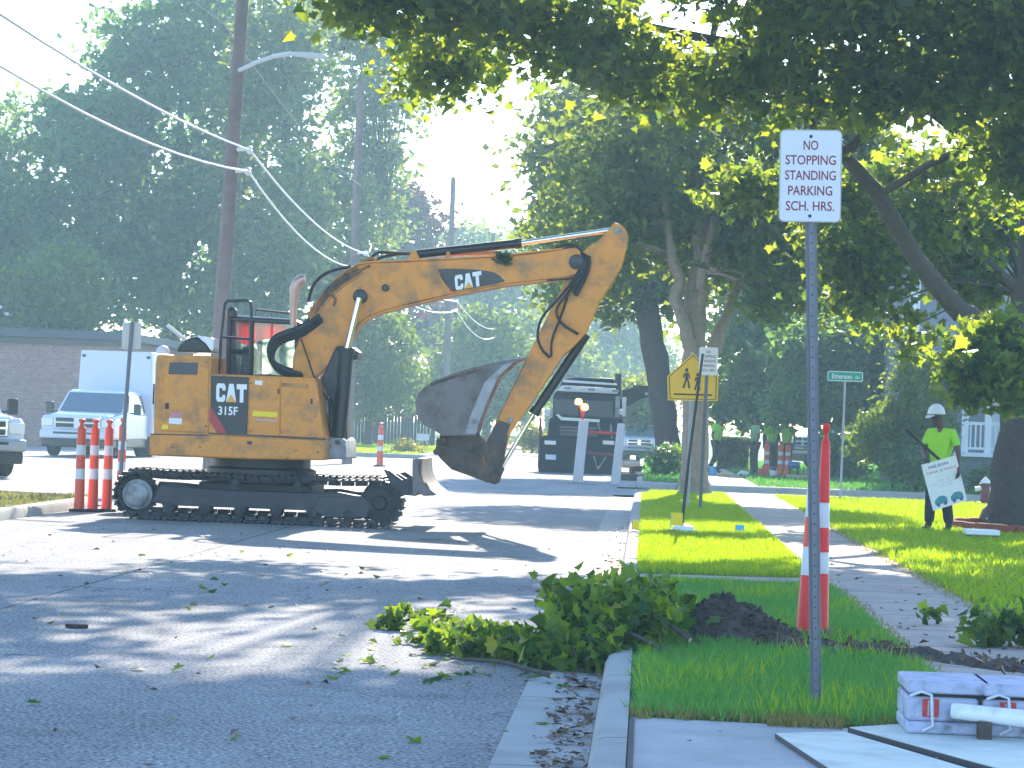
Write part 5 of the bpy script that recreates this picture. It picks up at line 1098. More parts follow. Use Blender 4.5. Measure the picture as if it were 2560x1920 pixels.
b = MB(); b.tube([TP(1540, 1100, 2.6), TP(1541, 1000, 2.6), TP(1544, 930, 2.6)], [.13, .12, .10], 14); b.build('exhaust_stack', M['black'], t)
tprism('rear_body', zz((420, 420), (1220, 450), (1230, 1150), (400, 1120)), 4.2, 9.0, M['black'], None, .05)
tprism('loader_arm', zz((1230, 340), (1330, 330), (1400, 282), (1740, 290), (1755, 430), (1500, 440), (1400, 490), (1300, 560), (1240, 560)), 4.4, 4.8, M['black'], None, .03)
tprism('arm_plate', zz((1520, 370), (1690, 375), (1690, 415), (1520, 410)), 4.36, 4.4, M['grey'])
tprism('step_rail', zz((220, 700), (240, 690), (260, 1000), (215, 1000)), .9, 1.3, M['hydrant'])
# two post frame with beacons, nearer than the truck
FY = G(1446, 1207, 0).y
fr = thing('barrier_frame', "grey two post steel frame with red crossbars and lit amber beacons before the black truck", 'barrier', G(1446, 1207, 0))
def fprism(name, poly, d0, d1, m, par=None, bevel=0.0):
    b = MB(); b.extr([P(x, y, FY) + Vector((0, d0, 0)) for x, y in poly], (0, d1 - d0, 0)); return b.build(name, m, par or fr, bevel=bevel)
fprism('post', zz((722, 730), (840, 735), (765, 1500), (640, 1492)), -.1, .12, M['signback'], None, .02)
fprism('post', zz((1190, 770), (1280, 775), (1222, 1545), (1100, 1538)), -.1, .12, M['signback'], None, .02)
fprism('crossbar', zz((835, 862), (1240, 880), (1240, 910), (835, 895)), -.03, .04, M['redpanel'])
fprism('crossbar', zz((815, 1115), (1170, 1140), (1170, 1172), (815, 1148)), -.03, .04, M['hydrant'])
for a, c in (((900, 1170), (950, 1330)), ((1050, 1180), (950, 1330)), ((950, 770), (980, 870)), ((1110, 780), (1110, 900))):
    b = MB(); b.tube([P(*z7(*a), FY), P(*z7(*c), FY)], .018, 6); b.build('brace', M['grey'], fr)
for (x, y, rr) in ((715, 510, .085), (790, 575, .085)):
    c = P(*z7(x, y), FY); b = MB(); b.lathe((c.x, FY, c.z - .07), [(rr * .7, 0), (rr, .03), (rr, .09), (rr * .7, .14), (rr * .2, .15)], 14); b.build('beacon', M['beacon'], fr)
b = MB(); b.tube([P(*z7(765, 735), FY), P(*z7(740, 600), FY), P(*z7(720, 530), FY)], .025, 8); b.tube([P(*z7(765, 700), FY), P(*z7(790, 600), FY)], .025, 8); b.build('beacon_stem', M['redpanel'], fr)
# logs
for k, (x0, y0, x1, y1, lb) in enumerate(((1556, 1161, 1598, 1164, "pale cut log lying on top of the small stack by the truck"), (1553, 1187, 1590, 1190, "pale cut log at the lower left of the small stack by the truck"), (1588, 1186, 1612, 1190, "short cut log at the lower right of the small stack by the truck"), (1578, 1176, 1600, 1172, "dark barked log crossing the middle of the small stack by the truck"))):
    A, B = P(x0, y0, 74), P(x1, y1, 74); rr = .085
    r = thing('log', lb, 'log', A, "cut logs stacked by the black truck"); b = MB(); b.cyl(A, B + Vector((0, .25, 0)), rr, 14); b.build('wood', M['log'] if k < 3 else M['bark'], r)
    b = MB(); d = (B - A).normalized(); b.cyl(A - d * .004, A + d * .004, rr * .93, 14); b.build('cut_face', M['log'], r)
b = MB(); b.box(P(1545, 1200, 74).x, P(1610, 1200, 74).x, 73.7, 74.5, 0, .17); tag(b.build('pallet', M['bark'], bevel=.02), "dark low timber pallet under the cut logs", 'pallet')

# ================================================================== PEOPLE
def skin_mesh(pts, edges, rad, sub=2):
    me = bpy.data.meshes.new("tmp"); me.from_pydata([tuple(p) for p in pts], edges, []); o = bpy.data.objects.new("tmp", me); COL.objects.link(o)
    o.modifiers.new("skin", 'SKIN').use_smooth_shade = True
    for i, v in enumerate(me.skin_vertices[0].data):
        rr = rad[i]; v.radius = rr if isinstance(rr, tuple) else (rr, rr); v.use_root = (i == 0)
    s_ = o.modifiers.new("sub", 'SUBSURF'); s_.levels = sub; s_.render_levels = sub
    dg = bpy.context.evaluated_depsgraph_get(); dg.update(); m2 = bpy.data.meshes.new_from_object(o.evaluated_get(dg))
    out = ([tuple(v.co) for v in m2.vertices], [tuple(p.vertices) for p in m2.polygons])
    bpy.data.objects.remove(o); bpy.data.meshes.remove(me); bpy.data.meshes.remove(m2); return out
def person(label, loc, rz, J, shirt, hat, group=None, detail=True, trousers='denim', glove=None):
    """J: joints in the body's own frame, facing -Y"""
    r = thing('person', label, 'person', loc, group, rz)
    V = Vector; j = dict(pel=(0, 0, .94), wai=(0, .0, 1.10), che=(0, 0, 1.30), nec=(0, .01, 1.49), hed=(0, -.02, 1.60), top=(0, -.015, 1.70),
             sl=(.185, .01, 1.41), el=(.25, .03, 1.14), wl=(.27, -.06, .90), sr=(-.185, .01, 1.41), er=(-.25, .03, 1.14), wr=(-.27, -.06, .90),
             hl=(.10, 0, .88), kl=(.115, -.02, .49), al=(.12, .02, .09), hr=(-.10, 0, .88), kr=(-.115, -.02, .49), ar=(-.12, .02, .09))
    j.update(J); j = {k: V(v) for k, v in j.items()}
    sx = lambda n_, tt: j[n_[:2] if False else n_]
    # body
    ks = ['pel', 'wai', 'che', 'nec', 'hed', 'top', 'sl', 'el', 'wl', 'sr', 'er', 'wr', 'hl', 'kl', 'al', 'hr', 'kr', 'ar']
    rd = dict(pel=.085, wai=.075, che=.08, nec=.052, hed=.085, top=.07, sl=.058, el=.042, wl=.028, sr=.058, er=.042, wr=.028, hl=.085, kl=.055, al=.04, hr=.085, kr=.055, ar=.04)
    pts = [j[k] for k in ks]; ra = [rd[k] for k in ks]; I = {k: i for i, k in enumerate(ks)}
    ed = [('pel', 'wai'), ('wai', 'che'), ('che', 'nec'), ('nec', 'hed'), ('hed', 'top'), ('che', 'sl'), ('sl', 'el'), ('el', 'wl'), ('che', 'sr'), ('sr', 'er'), ('er', 'wr'), ('pel', 'hl'), ('hl', 'kl'), ('kl', 'al'), ('pel', 'hr'), ('hr', 'kr'), ('kr', 'ar')]
    ed = [(I[a], I[c]) for a, c in ed]
    for s in ('l', 'r'):
        wv, ev = j['w' + s], j['e' + s]; d = (wv - ev).normalized(); pal = wv + d * .075
        pts.append(pal); ra.append((.034, .02)); ed.append((I['w' + s], len(pts) - 1))
    b = MB(); b.add(*skin_mesh(pts, ed, ra, 2))
    H = j['hed'].lerp(j['top'], .35); f = V((0, -1, 0)); 
    if 'face' in J: f = V(J['face']).normalized()
    sd = f.cross(ZD).normalized(); up = sd.cross(f).normalized()
    def blob(c, rx, mi=0, n=10): b.lathe(c, [(rx * .1, -rx), (rx * .75, -rx * .6), (rx, 0), (rx * .75, rx * .6), (rx * .1, rx)], n, mi)
    if detail:
        for q_, rr in ((H + f * .092 - up * .015, .018), (H + f * .085 - up * .028, .02), (H + f * .072 - up * .085, .03)): blob(q_, rr)
        for s in (-1, 1): blob(H + sd * s * .088 - up * .01 + f * .0, .022)
        for s in (-1, 1): b.lathe(H + f * .084 + sd * s * .033 + up * .018, [(.002, -.008), (.012, 0), (.002, .008)], 8, 1)
        b.tube([H + f * .088 - sd * .025 - up * .058, H + f * .094 - up * .060, H + f * .088 + sd * .025 - up * .058], .005, 6, 2)
    for s, sg in (('l', 1), ('r', -1)):
        wv, ev = j['w' + s], j['e' + s]; d = (wv - ev).normalized(); a = d.cross(f); a = a.normalized() if a.length > .1 else sd; nn = a.cross(d).normalized()
        pal = wv + d * .085
        if J.get('grip' + s): nn = V(J['grip' + s]).normalized(); a = d.cross(nn).normalized()
        for k, ln in enumerate((.062, .072, .068, .052)):
            o_ = pal + a * (.026 - .0175 * k); c1 = o_ + d * ln * .45 + nn * .006; c2 = c1 + d * ln * .25 + nn * ln * .35; c3 = c2 + nn * ln * .3 - d * ln * .05
            b.tube([o_ - d * .02, o_, c1, c2, c3], [.009, .0095, .009, .008, .006], 6, 3)
        th = wv + d * .035 + a * .028; b.tube([wv + d * .02, th, th + a * .02 + d * .025 + nn * .012, th + a * .018 + d * .05 + nn * .02], [.012, .012, .010, .007], 6, 3)
    b.build('body', [M['skin'], M['white'], M['hydrant'], M[glove] if glove else M['skin']], r, local=True)
    # shirt
    k2 = ['wai', 'pel', 'che', 'nec']; pts = [j['wai'], j['pel'] + V((0, 0, .02)), j['che'], j['nec'] - V((0, 0, .035))]; ra = [.142, .148, .158, .075]
    ed = [(0, 1), (0, 2), (2, 3)]
    for s in ('l', 'r'):
        a, c = j['s' + s], j['e' + s]; i = len(pts); pts += [a, a.lerp(c, .45), a.lerp(c, .72)]; ra += [.078, .068, .066]; ed += [(2, i), (i, i + 1), (i + 1, i + 2)]
    c = MB(); vs, fs = skin_mesh(pts, ed, ra, 2); c.add([(x, y * .86 if abs(x) < .14 else y, z) for x, y, z in vs], fs); c.build('shirt', M[shirt], r, local=True)
    c = MB(); pts = [j['pel'], j['hl'], j['kl'], j['al'] + V((0, 0, .02)), j['hr'], j['kr'], j['ar'] + V((0, 0, .02))]
    vs, fs = skin_mesh(pts, [(0, 1), (1, 2), (2, 3), (0, 4), (4, 5), (5, 6)], [.135, .105, .085, .075, .105, .085, .075], 2); c.add(vs, fs); c.build('trousers', M[trousers], r, local=True)
    for s in ('l', 'r'):
        a = j['a' + s]; c = MB(); c.add(*skin_mesh([a - V((0, 0, .03)), a + V((0, -.09, -.045)), a + V((0, -.17, -.055)), a + V((0, 0, .05))], [(0, 1), (1, 2), (0, 3)], [.055, .048, .04, .055], 2)); c.build('boot', M['boot'], r, local=True)
    hd = MB(); hc = H + up * .055
    if hat == 'hair':
        hd.lathe(H + up * .02, [(.105, -.03), (.108, .02), (.095, .07), (.05, .105), (.01, .11)], 16); hd.build('hair', M['hair'], r, local=True)
    else:
        hd.lathe(hc, [(.125, -.012), (.13, .0), (.122, .03), (.108, .075), (.075, .115), (.03, .135), (.005, .138)], 20)
        hd.extr([hc + f * .10 + sd * .09, hc + f * .165 + sd * .055 - up * .012, hc + f * .175 - up * .014, hc + f * .165 - sd * .055 - up * .012, hc + f * .10 - sd * .09], up * .008)
        hd.build('hard_hat', M[hat], r, local=True)
        if detail:
            g_ = MB(); g_.tube([H + sd * a + f * (.10 - abs(a) * .55) + up * .018 for a in (-.095, -.05, 0, .05, .095)], [.016, .02, .018, .02, .016], 8); g_.build('safety_glasses', M['black'], r, local=True)
    return r
p = G(2344, 1327, LZ); WL = (p.x, p.y, LZ - .02)
person("worker in a lime shirt and white hard hat carrying a printed board on the lawn", WL, R(-32),
       dict(hed=(-.03, -.05, 1.60), top=(-.045, -.07, 1.69), face=(-.45, -.85, -.35), el=(.275, .02, 1.14), wl=(.36, -.13, .90), er=(-.24, -.06, 1.15), wr=(-.10, -.25, 1.04), kl=(.13, -.03, .49), al=(.16, .03, .09), ar=(-.13, -.02, .09), gripl=(-.4, -.6, 0), gripr=(.5, -.5, 0)), 'lime', 'white', glove='glove')
# printed board and staff
bY = WL[1] - .30
q4 = [P(x, y, bY) for x, y in [(2303, 1162), (2390, 1138), (2418, 1251), (2333, 1277)]]
bd = thing('printed_board', "white printed board with teal truck pictures carried by the lime shirted worker", 'sign board', q4[3])
b = MB(); b.extr(q4, (0, .012, 0)); bo2 = b.build('panel', M['white'], bd, smooth=False)
ux = (q4[1] - q4[0]); uz = (q4[0] - q4[3]); wB, hB = ux.length, uz.length; ux.normalize(); uz.normalize(); ctr = (q4[0] + q4[2]) / 2 + Vector((0, -.002, 0))
b = MB()
text(b, "NELSON", ctr + ux * -.02 + uz * hB * .385, ux, uz, .04, 0, wB * .55, .02); text(b, "TANK & HOLE", ctr + uz * hB * .27, ux, uz, .035, 1, wB * .86, .02)
text(b, "CALL US", ctr + uz * hB * .07, ux, uz, .026, 2, wB * .36, .0); text(b, "septic and sewer", ctr + uz * hB * .0, ux, uz, .022, 2, wB * .74, 0); text(b, "cleaning", ctr + uz * hB * -.06, ux, uz, .022, 2, wB * .4, 0)
b.build('lettering', [M['purple'], M['pinkprint'], M['greyprint']], bo2, smooth=False)
b = MB()
for s in (-1, 1):
    c = ctr + ux * (.115 * s + .01) + uz * (-hB * .34)
    qq = lambda u, v: c + ux * u + uz * v
    b.add([qq(-.09, -.05), qq(.09, -.05), qq(.09, .02), qq(.05, .055), qq(-.02, .06), qq(-.09, .01)], [(0, 1, 2, 3, 4, 5)], 0)
    for k in (-.05, .05): b.add([qq(k + .026 * math.cos(a), -.055 + .026 * math.sin(a)) + Vector((0, -.001, 0)) for a in np.linspace(0, 2 * math.pi, 11)[:-1]], [tuple(range(10))], 1)
b.build('truck_picture', [M['teal'], M['purple']], bo2, smooth=False)
st = thing('staff', "black staff slanting up to the left from the worker's hands", 'staff', P(2346, 1147, bY + .06))
b = MB(); b.tube([P(2264, 1073, bY - .1), P(2305, 1110, bY - .02), P(2350, 1150, bY + .08)], [.013, .02, .02], 10); b.build('shaft', M['black'], st)
GP = "road workers far off beyond the lawn"
def fw(px, py, D, label, rz, J, shirt, hat, z=LZ): person(label, (P(px, py, D).x, D, z), rz, J, shirt, hat, GP, False)
fw(1790, 1187, 82, "far worker in lime standing beside the pale tree trunk", R(60), dict(che=(0, -.05, 1.28), nec=(0, -.12, 1.45), hed=(0, -.16, 1.54), top=(0, -.2, 1.62), kl=(.1, -.12, .5), ar=(-.12, .2, .09)), 'lime', 'hair')
fw(1884, 1187, 82, "far worker in a dull green shirt and dark trousers beside the hedge", R(-70), dict(), 'limedull', 'hair')
fw(1926, 1187, 84, "far worker in lime behind the leftmost orange cone", R(20), dict(), 'lime', 'hair')
fw(1964, 1187, 84, "far worker in a lime shirt and pale hat behind the rightmost cones", R(-30), dict(er=(-.3, -.05, 1.2)), 'lime', 'white')
fw(2240, 1192, 90, "crouching far worker in a white hard hat by the pale shrub", R(-40), dict(pel=(0, .1, .42), wai=(0, .04, .58), che=(0, -.06, .76), nec=(0, -.1, .93), hed=(0, -.14, 1.04), top=(0, -.15, 1.13), sl=(.18, -.06, .86), sr=(-.18, -.06, .86), el=(.24, -.2, .65), er=(-.24, -.2, .65), wl=(.2, -.38, .55), wr=(-.2, -.38, .55), hl=(.1, .08, .38), hr=(-.1, .08, .38), kl=(.15, -.32, .45), kr=(-.15, -.3, .45)), 'limedull', 'white')

# ================================================================== SMALL THINGS
# hydrant
p = P(2462, 1260, 56.6); h = thing('fire_hydrant', "dark red fire hydrant with white caps on the far lawn edge", 'hydrant', (p.x, 56.6, LZ))
b = MB(); b.lathe((p.x, 56.6, LZ), [(.14, 0), (.14, .04), (.095, .05), (.09, .38), (.12, .39), (.12, .42), (.10, .43)], 18); b.build('barrel', M['hydrant'], h)
b = MB(); b.lathe((p.x, 56.6, LZ + .43), [(.10, 0), (.09, .05), (.05, .09), (.025, .10), (.025, .13)], 16); b.build('bonnet', M['white'], h)
for s in (-1, 1):
    b = MB(); b.cyl((p.x + s * .08, 56.6, LZ + .32), (p.x + s * .20, 56.6, LZ + .30), .05, 12); b.build('nozzle_cap', M['white'], h)
# flat pale box and brick edging at the tree
p0 = G(2415, 1346, LZ); b = MB(); q_ = P(2500, 1346, p0.y)
r = thing('flat_box', "flat pale carton lying on the grass beside the right edge tree", 'carton', p0)
b.box(p0.x, q_.x, p0.y, p0.y + .4, LZ + .05, LZ + .12); b.build('carton_top', M['white'], r, bevel=.01); b = MB(); b.box(p0.x + .02, q_.x - .02, p0.y + .02, p0.y + .38, LZ, LZ + .05); b.build('carton_base', M['bark'], r)
r = thing('brick_edging', "low ring of red brick edging round the right edge tree", 'edging', (tx, 42.7, LZ))
b = MB()
for k in range(34):
    a = 2 * math.pi * k / 34; c = Vector((tx + 1.15 * math.cos(a), 41.2 + 1.7 * math.sin(a), LZ)); tdir = Vector((-math.sin(a), math.cos(a), 0)); n_ = Vector((math.cos(a), math.sin(a), 0))
    b.extr([c + tdir * u * .1 + n_ * v * .06 for u, v in ((-1, -1), (1, -1), (1, 1), (-1, 1))], (0, 0, .13 + random.uniform(-.01, .01)))
b.build('bricks', M['redbrick'], r, bevel=.01)
# black rod with pale base, yellow flags
p = G(1702, 1333, LZ); r = thing('marker_rod', "tall black leaning rod set in a pale base on the lawn strip", 'rod', p)
b = MB(); b.tube([p + Vector((0, 0, -.02)), P(1722, 1150, p.y), P(1757, 884, p.y)], [.024, .019, .017], 10); b.build('rod', M['black'], r)
b = MB(); b.lathe((p.x + .03, p.y, LZ), [(.13, 0), (.145, .03), (.13, .09), (.06, .12)], 18); b.build('base', M['white'], r)
b = MB(); b.box(p.x - .16, p.x - .02, p.y - .12, p.y + .1, LZ, LZ + .045); b.build('base_foot', M['rubber'], r, bevel=.01)
def flag(px0, py0, px1, py1, D, label, m='yellow'):
    a = P(px0, py1, D); r = thing('marker_flag', label, 'flag', (a.x, D, LZ), "small marker flags in the grass")
    b = MB(); b.tube([(a.x, D, LZ - .02), P(px0, py0, D)], .004, 5); b.build('wire', M['galv'], r)
    b = MB(); A, B = P(px0, py0, D), P(px1, py1, D); n_ = 7
    vs = []
    for i in range(n_):
        t_ = i / (n_ - 1); yy = D + .015 * math.sin(t_ * 6); vs += [(A.x + (B.x - A.x) * t_, yy, A.z), (A.x + (B.x - A.x) * t_, yy, B.z - .01 * t_)]
    b.add(vs, [(2 * i, 2 * i + 1, 2 * i + 3, 2 * i + 2) for i in range(n_ - 1)]); b.build('cloth', M[m], r)
flag(1677, 1281, 1706, 1313, G(1690, 1338, LZ).y, "larger yellow marker flag beside the black rod")
flag(1580, 1300, 1598, 1324, G(1590, 1330, LZ).y, "small yellow marker flag at the kerb edge of the lawn strip")
flag(1839, 1312, 1860, 1329, G(1850, 1334, LZ).y, "light blue marker flag on the lawn strip near the sidewalk", 'bluepl')
# far clutter among workers
def bucket(px, py, D, r0, hh, m, label):
    c = P(px, py, D); r = thing('bucket', label, 'bucket', (c.x, D, LZ)); b = MB(); b.lathe((c.x, D, LZ), [(r0 * .8, 0), (r0, hh), (r0 * 1.06, hh), (r0 * 1.06, hh - .03), (r0 * .9, hh - .02)], 16); b.build('pail', M[m], r)
    b = MB(); b.tube([(c.x + r0 * math.cos(a), D, LZ + hh - .02 + .12 * math.sin(a)) for a in np.linspace(0, math.pi, 9)], .006, 5); b.build('handle', M['galv'], r)
bucket(1904, 1180, 80, .09, .24, 'redbucket', "red bucket at the feet of the dull green shirted worker")
bucket(1934, 1186, 79.5, .11, .2, 'white', "white bucket between the orange cones")
bucket(1781, 1184, 80, .12, .25, 'bluepl', "light blue bucket beside the pale tree trunk")
r = thing('barrel', "deep blue barrel lying right of the far cones", 'barrel', (P(1985, 1180, 80).x, 80, LZ)); c = P(1985, 1163, 80)
b = MB(); b.cyl(c - XD * .16, c + XD * .16, .1, 16); b.build('drum', M['bluedk'], r); b = MB(); b.cyl(c + XD * .162, c + XD * .172, .1, 16); b.build('lid', M['yellow'], r)
b = MB(); b.box(c.x - .14, c.x - .08, 79.95, 80.05, LZ, c.z - .09); b.box(c.x + .08, c.x + .14, 79.95, 80.05, LZ, c.z - .09); b.build('cradle', M['bark'], r)
b = MB(); a0, a1 = P(1968, 1184, 79), P(2018, 1175, 79); b.box(a0.x, a1.x, 79, 79.5, LZ, LZ + .1); tag(b.build('plank', M['log'], bevel=.01), "pale plank lying below the blue barrel", 'plank')
b = MB(); a0, a1 = P(1843, 1186, 80), P(1876, 1173, 80); b.extr([(a0.x, 80, LZ), (a1.x, 80, LZ), (a1.x - .03, 80, LZ + .13), (a0.x + .12, 80, LZ + .16), (a0.x + .02, 80, LZ + .07)], (0, .35, 0)); tag(b.build('sack', M['white'], bevel=.04, seg=3), "white sack lying before the clipped hedge", 'sack')
b = MB(); a0, a1 = P(1791, 1190, 79), P(1836, 1179, 79); b.extr([(a0.x, 79, LZ), (a1.x, 79, LZ), (a1.x - .05, 79, LZ + .1), (a0.x + .2, 79, LZ + .13), (a0.x + .06, 79, LZ + .06)], (0, .4, 0)); tag(b.build('sand_pile', M['log'], bevel=.04, seg=3), "low pale pile of sand left of the white sack", 'pile')
r = thing('yard_sign', "small pale yard sign in front of the board fence", 'sign', P(1057, 1108, 110)); a0, a1 = P(1042, 1101, 110), P(1073, 1085, 110)
b = MB(); b.box(a0.x, a1.x, 110, 110.02, a0.z, a1.z); b.build('panel', M['signwhite'], r); b = MB(); b.tube([(a0.x + .1, 110.01, 0), (a0.x + .1, 110.01, a0.z)], .01, 5); b.tube([(a1.x - .1, 110.01, 0), (a1.x - .1, 110.01, a0.z)], .01, 5); b.build('stake', M['galv'], r)

# ---- dirt mound and trench
def mound(name, label, f, x0, x1, y0, y1, nx, ny, m, cat):
    b = MB(); vs = []
    for i in range(nx + 1):
        for k in range(ny + 1):
            x = x0 + (x1 - x0) * i / nx; y = y0 + (y1 - y0) * k / ny; vs.append((x, y, f(x, y)))
    b.add(vs, [(i * (ny + 1) + k, (i + 1) * (ny + 1) + k, (i + 1) * (ny + 1) + k + 1, i * (ny + 1) + k + 1) for i in range(nx) for k in range(ny)]); return tag(b.build(name, m), label, cat, kind='stuff')
from mathutils import noise as mnoise
mc = G(1850, 1604, LZ)
def fm(x, y):
    n_ = mnoise.noise(Vector((x * 5, y * 5, 1))) * .05 + mnoise.noise(Vector((x * 17, y * 17, 3))) * .025
    e = 0.0
    for cx_, cy_, hh, sx_, sy_ in ((mc.x - .12, mc.y + .25, .20, .28, .35), (mc.x + .17, mc.y + .22, .12, .32, .3), (mc.x - .28, mc.y + .2, .07, .2, .3)):
        e += hh * math.exp(-((x - cx_) / sx_) ** 2 - ((y - cy_) / sy_) ** 2)
    return LZ - .03 + e + n_ * min(1, e * 12)
mound('dirt_mound', "dark heap of fresh soil on the lawn strip behind the leafy branches", fm, mc.x - .9, mc.x + .95, mc.y - .55, mc.y + 1.0, 70, 60, M['soil'], 'soil')
def ft(x, y):
    d = abs(y - float(dirtline(np.array([x]))[0])) / .36
    return LZ - .035 + max(0, 1 - d * d) * (.075 + .05 * mnoise.noise(Vector((x * 6, y * 6, 5)))) + .02 * mnoise.noise(Vector((x * 25, y * 25, 2))) * (d < 1)
mound('soil_strip', "strip of loose dark soil crossing the lawn and the sidewalk", ft, .15, 3.3, 15.0, 18.6, 110, 90, M['soil'], 'soil')
vs_ = []
for _ in range(260):
    x = random.uniform(.3, 3.0); y = float(dirtline(np.array([x]))[0]) + random.gauss(0, .35); vs_.append((x, y, LZ + .03 + random.random() * .03))
tag(arrmesh('loose_clods', leafverts(np.array(vs_), .05), 0, M['litter'], None, None, OVF), "scattered clods and dead leaves along the soil strip", 'debris', kind='stuff')

vs_ = []
for _ in range(900):
    a_ = random.uniform(0, 6.28); rr = random.random() ** .6; x = mc.x + .75 * rr * math.cos(a_) - .05; y = mc.y + .2 + .6 * rr * math.sin(a_); vs_.append((x, y, max(LZ + .012, fm(x, y) + .006)))
cv = np.array(vs_); N_ = len(cv); oc = np.array([(1, 0, 0), (0, 1, 0), (-1, 0, 0), (0, -1, 0), (0, 0, 1), (0, 0, -1)], float)
sz = (.006 + .022 * RNG.random(N_) ** 3)[:, None, None]
tag(arrmesh('soil_clods', cv[:, None, :] + (oc[None] + RNG.normal(0, .35, (N_, 6, 3))) * sz, 0, M['soil'], None, None, [(0, 1, 4), (1, 2, 4), (2, 3, 4), (3, 0, 4), (1, 0, 5), (2, 1, 5), (3, 2, 5), (0, 3, 5)]), "loose clods and crumbs of soil on and around the dark heap", 'soil', kind='stuff')
# ---- brush piles : cut maple branches with leaves
def brush(name, label, twigs, leaves_, size=.13, m='leafcut', shape='maple', stems=None):
    c = twigs[0][0]; r = thing(name, label, 'cut branch', c)
    b = MB()
    for tw in twigs: b.tube(tw, [.014 * (1 - .8 * i / (len(tw) - 1)) for i in range(len(tw))], 6)
    b.build('branch', M['bark'], r)
    for A_, B_ in (stems or []):
        A_, B_ = Vector(A_), Vector(B_); d_ = (B_ - A_).normalized(); b = MB(); b.tube([A_, A_.lerp(B_, .5) + Vector((0, 0, .03)), B_], [.016, .013, .006], 9); o_ = b.build('cut_stem', M['bark'], r)
        b = MB(); b.cyl(A_ - d_ * .003, A_ + d_ * .003, .0145, 10); b.build('cut_face', M['log'], o_)
    arrmesh('foliage', leafverts(np.array(leaves_), size, shape, flat=.45), 0, M[m], r, c, MPF if shape == 'maple' else OVF)
    return r
def brushpile(name, label, segs, n, size, sc=.09, m='leafcut', stems=None):
    tw = []; lv = []
    for a, c in segs:
        a, c = Vector(a), Vector(c); mid = a.lerp(c, .5) + Vector((0, 0, .06)); tw.append([a, mid, c])
    wts = [(Vector(c) - Vector(a)).length for a, c in segs]
    for _ in range(n):
        a, c = random.choices(segs, wts)[0]; t_ = random.random() ** .7; p_ = Vector(a).lerp(Vector(c), t_)
        q_ = p_ + Vector((random.gauss(0, sc), random.gauss(0, sc), random.gauss(.03, sc * .8))); q_.z = max(q_.z, .02 if q_.x < -.2 else LZ + .02); lv.append(tuple(q_))
    return brush(name, label, tw, lv, size, m, 'maple', stems)
b0 = G(1560, 1660, .13)
def bpx(px, py, Y): return tuple(P(px, py, Y))
SA = []
for k in range(26):
    Yk = 16.6 + random.random() * 1.3; x0 = random.uniform(1430, 1640); SA.append((bpx(x0, 1660 + random.uniform(-20, 30), Yk), bpx(x0 + random.uniform(-70, 60), random.uniform(1475, 1620), Yk + .1)))
SA += [(bpx(1600, 1640, 17.2), bpx(1392, 1475, 17.4)), (bpx(1500, 1640, 17.3), bpx(1390, 1560, 17.2)), (bpx(1560, 1600, 17.6), bpx(1500, 1475, 17.7)), (bpx(1600, 1600, 17.8), bpx(1715, 1530, 17.9)), (bpx(1620, 1620, 17.8), bpx(1640, 1475, 18))]
brushpile('leafy_branch', "heap of cut maple branches with green leaves on the kerb by the soil heap", SA, 1900, .088, .085, stems=[(bpx(1690, 1640, 16.5), bpx(1480, 1560, 16.9)), (bpx(1725, 1600, 16.9), bpx(1560, 1500, 17.2))])
SB = []
for k in range(34):
    t_ = random.random(); px = 1620 - 500 * t_; py = 1705 - 80 * t_ + random.uniform(-45, 4); g0 = G(px, py, .03); g1 = g0 + Vector((random.uniform(-.25, .05), random.uniform(-.15, .3), random.uniform(.02, .16) * (1 - .75 * t_))); SB.append((tuple(g0), tuple(g1)))
brushpile('leafy_branch', "long low spray of cut maple leaves spreading left across the street", SB, 1600, .082, .045, stems=[(tuple(G(1380, 1690, .05)), tuple(G(1130, 1645, .06)))])
g0 = G(975, 1568, .02); brushpile('leafy_branch', "small leafy twig lying alone on the street left of the heap", [(tuple(g0 + Vector((-.1, 0, 0))), tuple(g0 + Vector((.12, .1, .1)))), (tuple(g0), tuple(g0 + Vector((.4, .35, .05))))], 60, .09, .045)
g0 = G(2520, 1620, LZ); brushpile('leafy_branch', "leafy branch lying at the right edge across the sidewalk", [(tuple(g0 + Vector((-.15 + .09 * k, .1 * (k % 3) - .1, 0))), tuple(g0 + Vector((-.25 + .1 * k, .15 * (k % 2), .15)))) for k in range(7)], 260, .085, .05)
g0 = G(2310, 1560, LZ + .01); brushpile('leafy_branch', "pair of small leaf sprigs standing on the sidewalk", [(tuple(g0), tuple(g0 + Vector((.01, 0, .06)))), (tuple(g0 + Vector((.10, .05, 0))), tuple(g0 + Vector((.10, .05, .06))))], 26, .06, .025)
# a couple of big pale leaves in the heap
lv = np.array([bpx(1545, 1520, 16.5), bpx(1512, 1575, 16.5), bpx(1225, 1612, 15.9), bpx(1300, 1640, 15.6)])
tag(arrmesh('dry_leaf', leafverts(lv, .12, 'maple', jit=.1), 0, M['leafye'], None, None, MPF), "large pale wilted leaves lying in the green branches", 'leaves', kind='stuff')
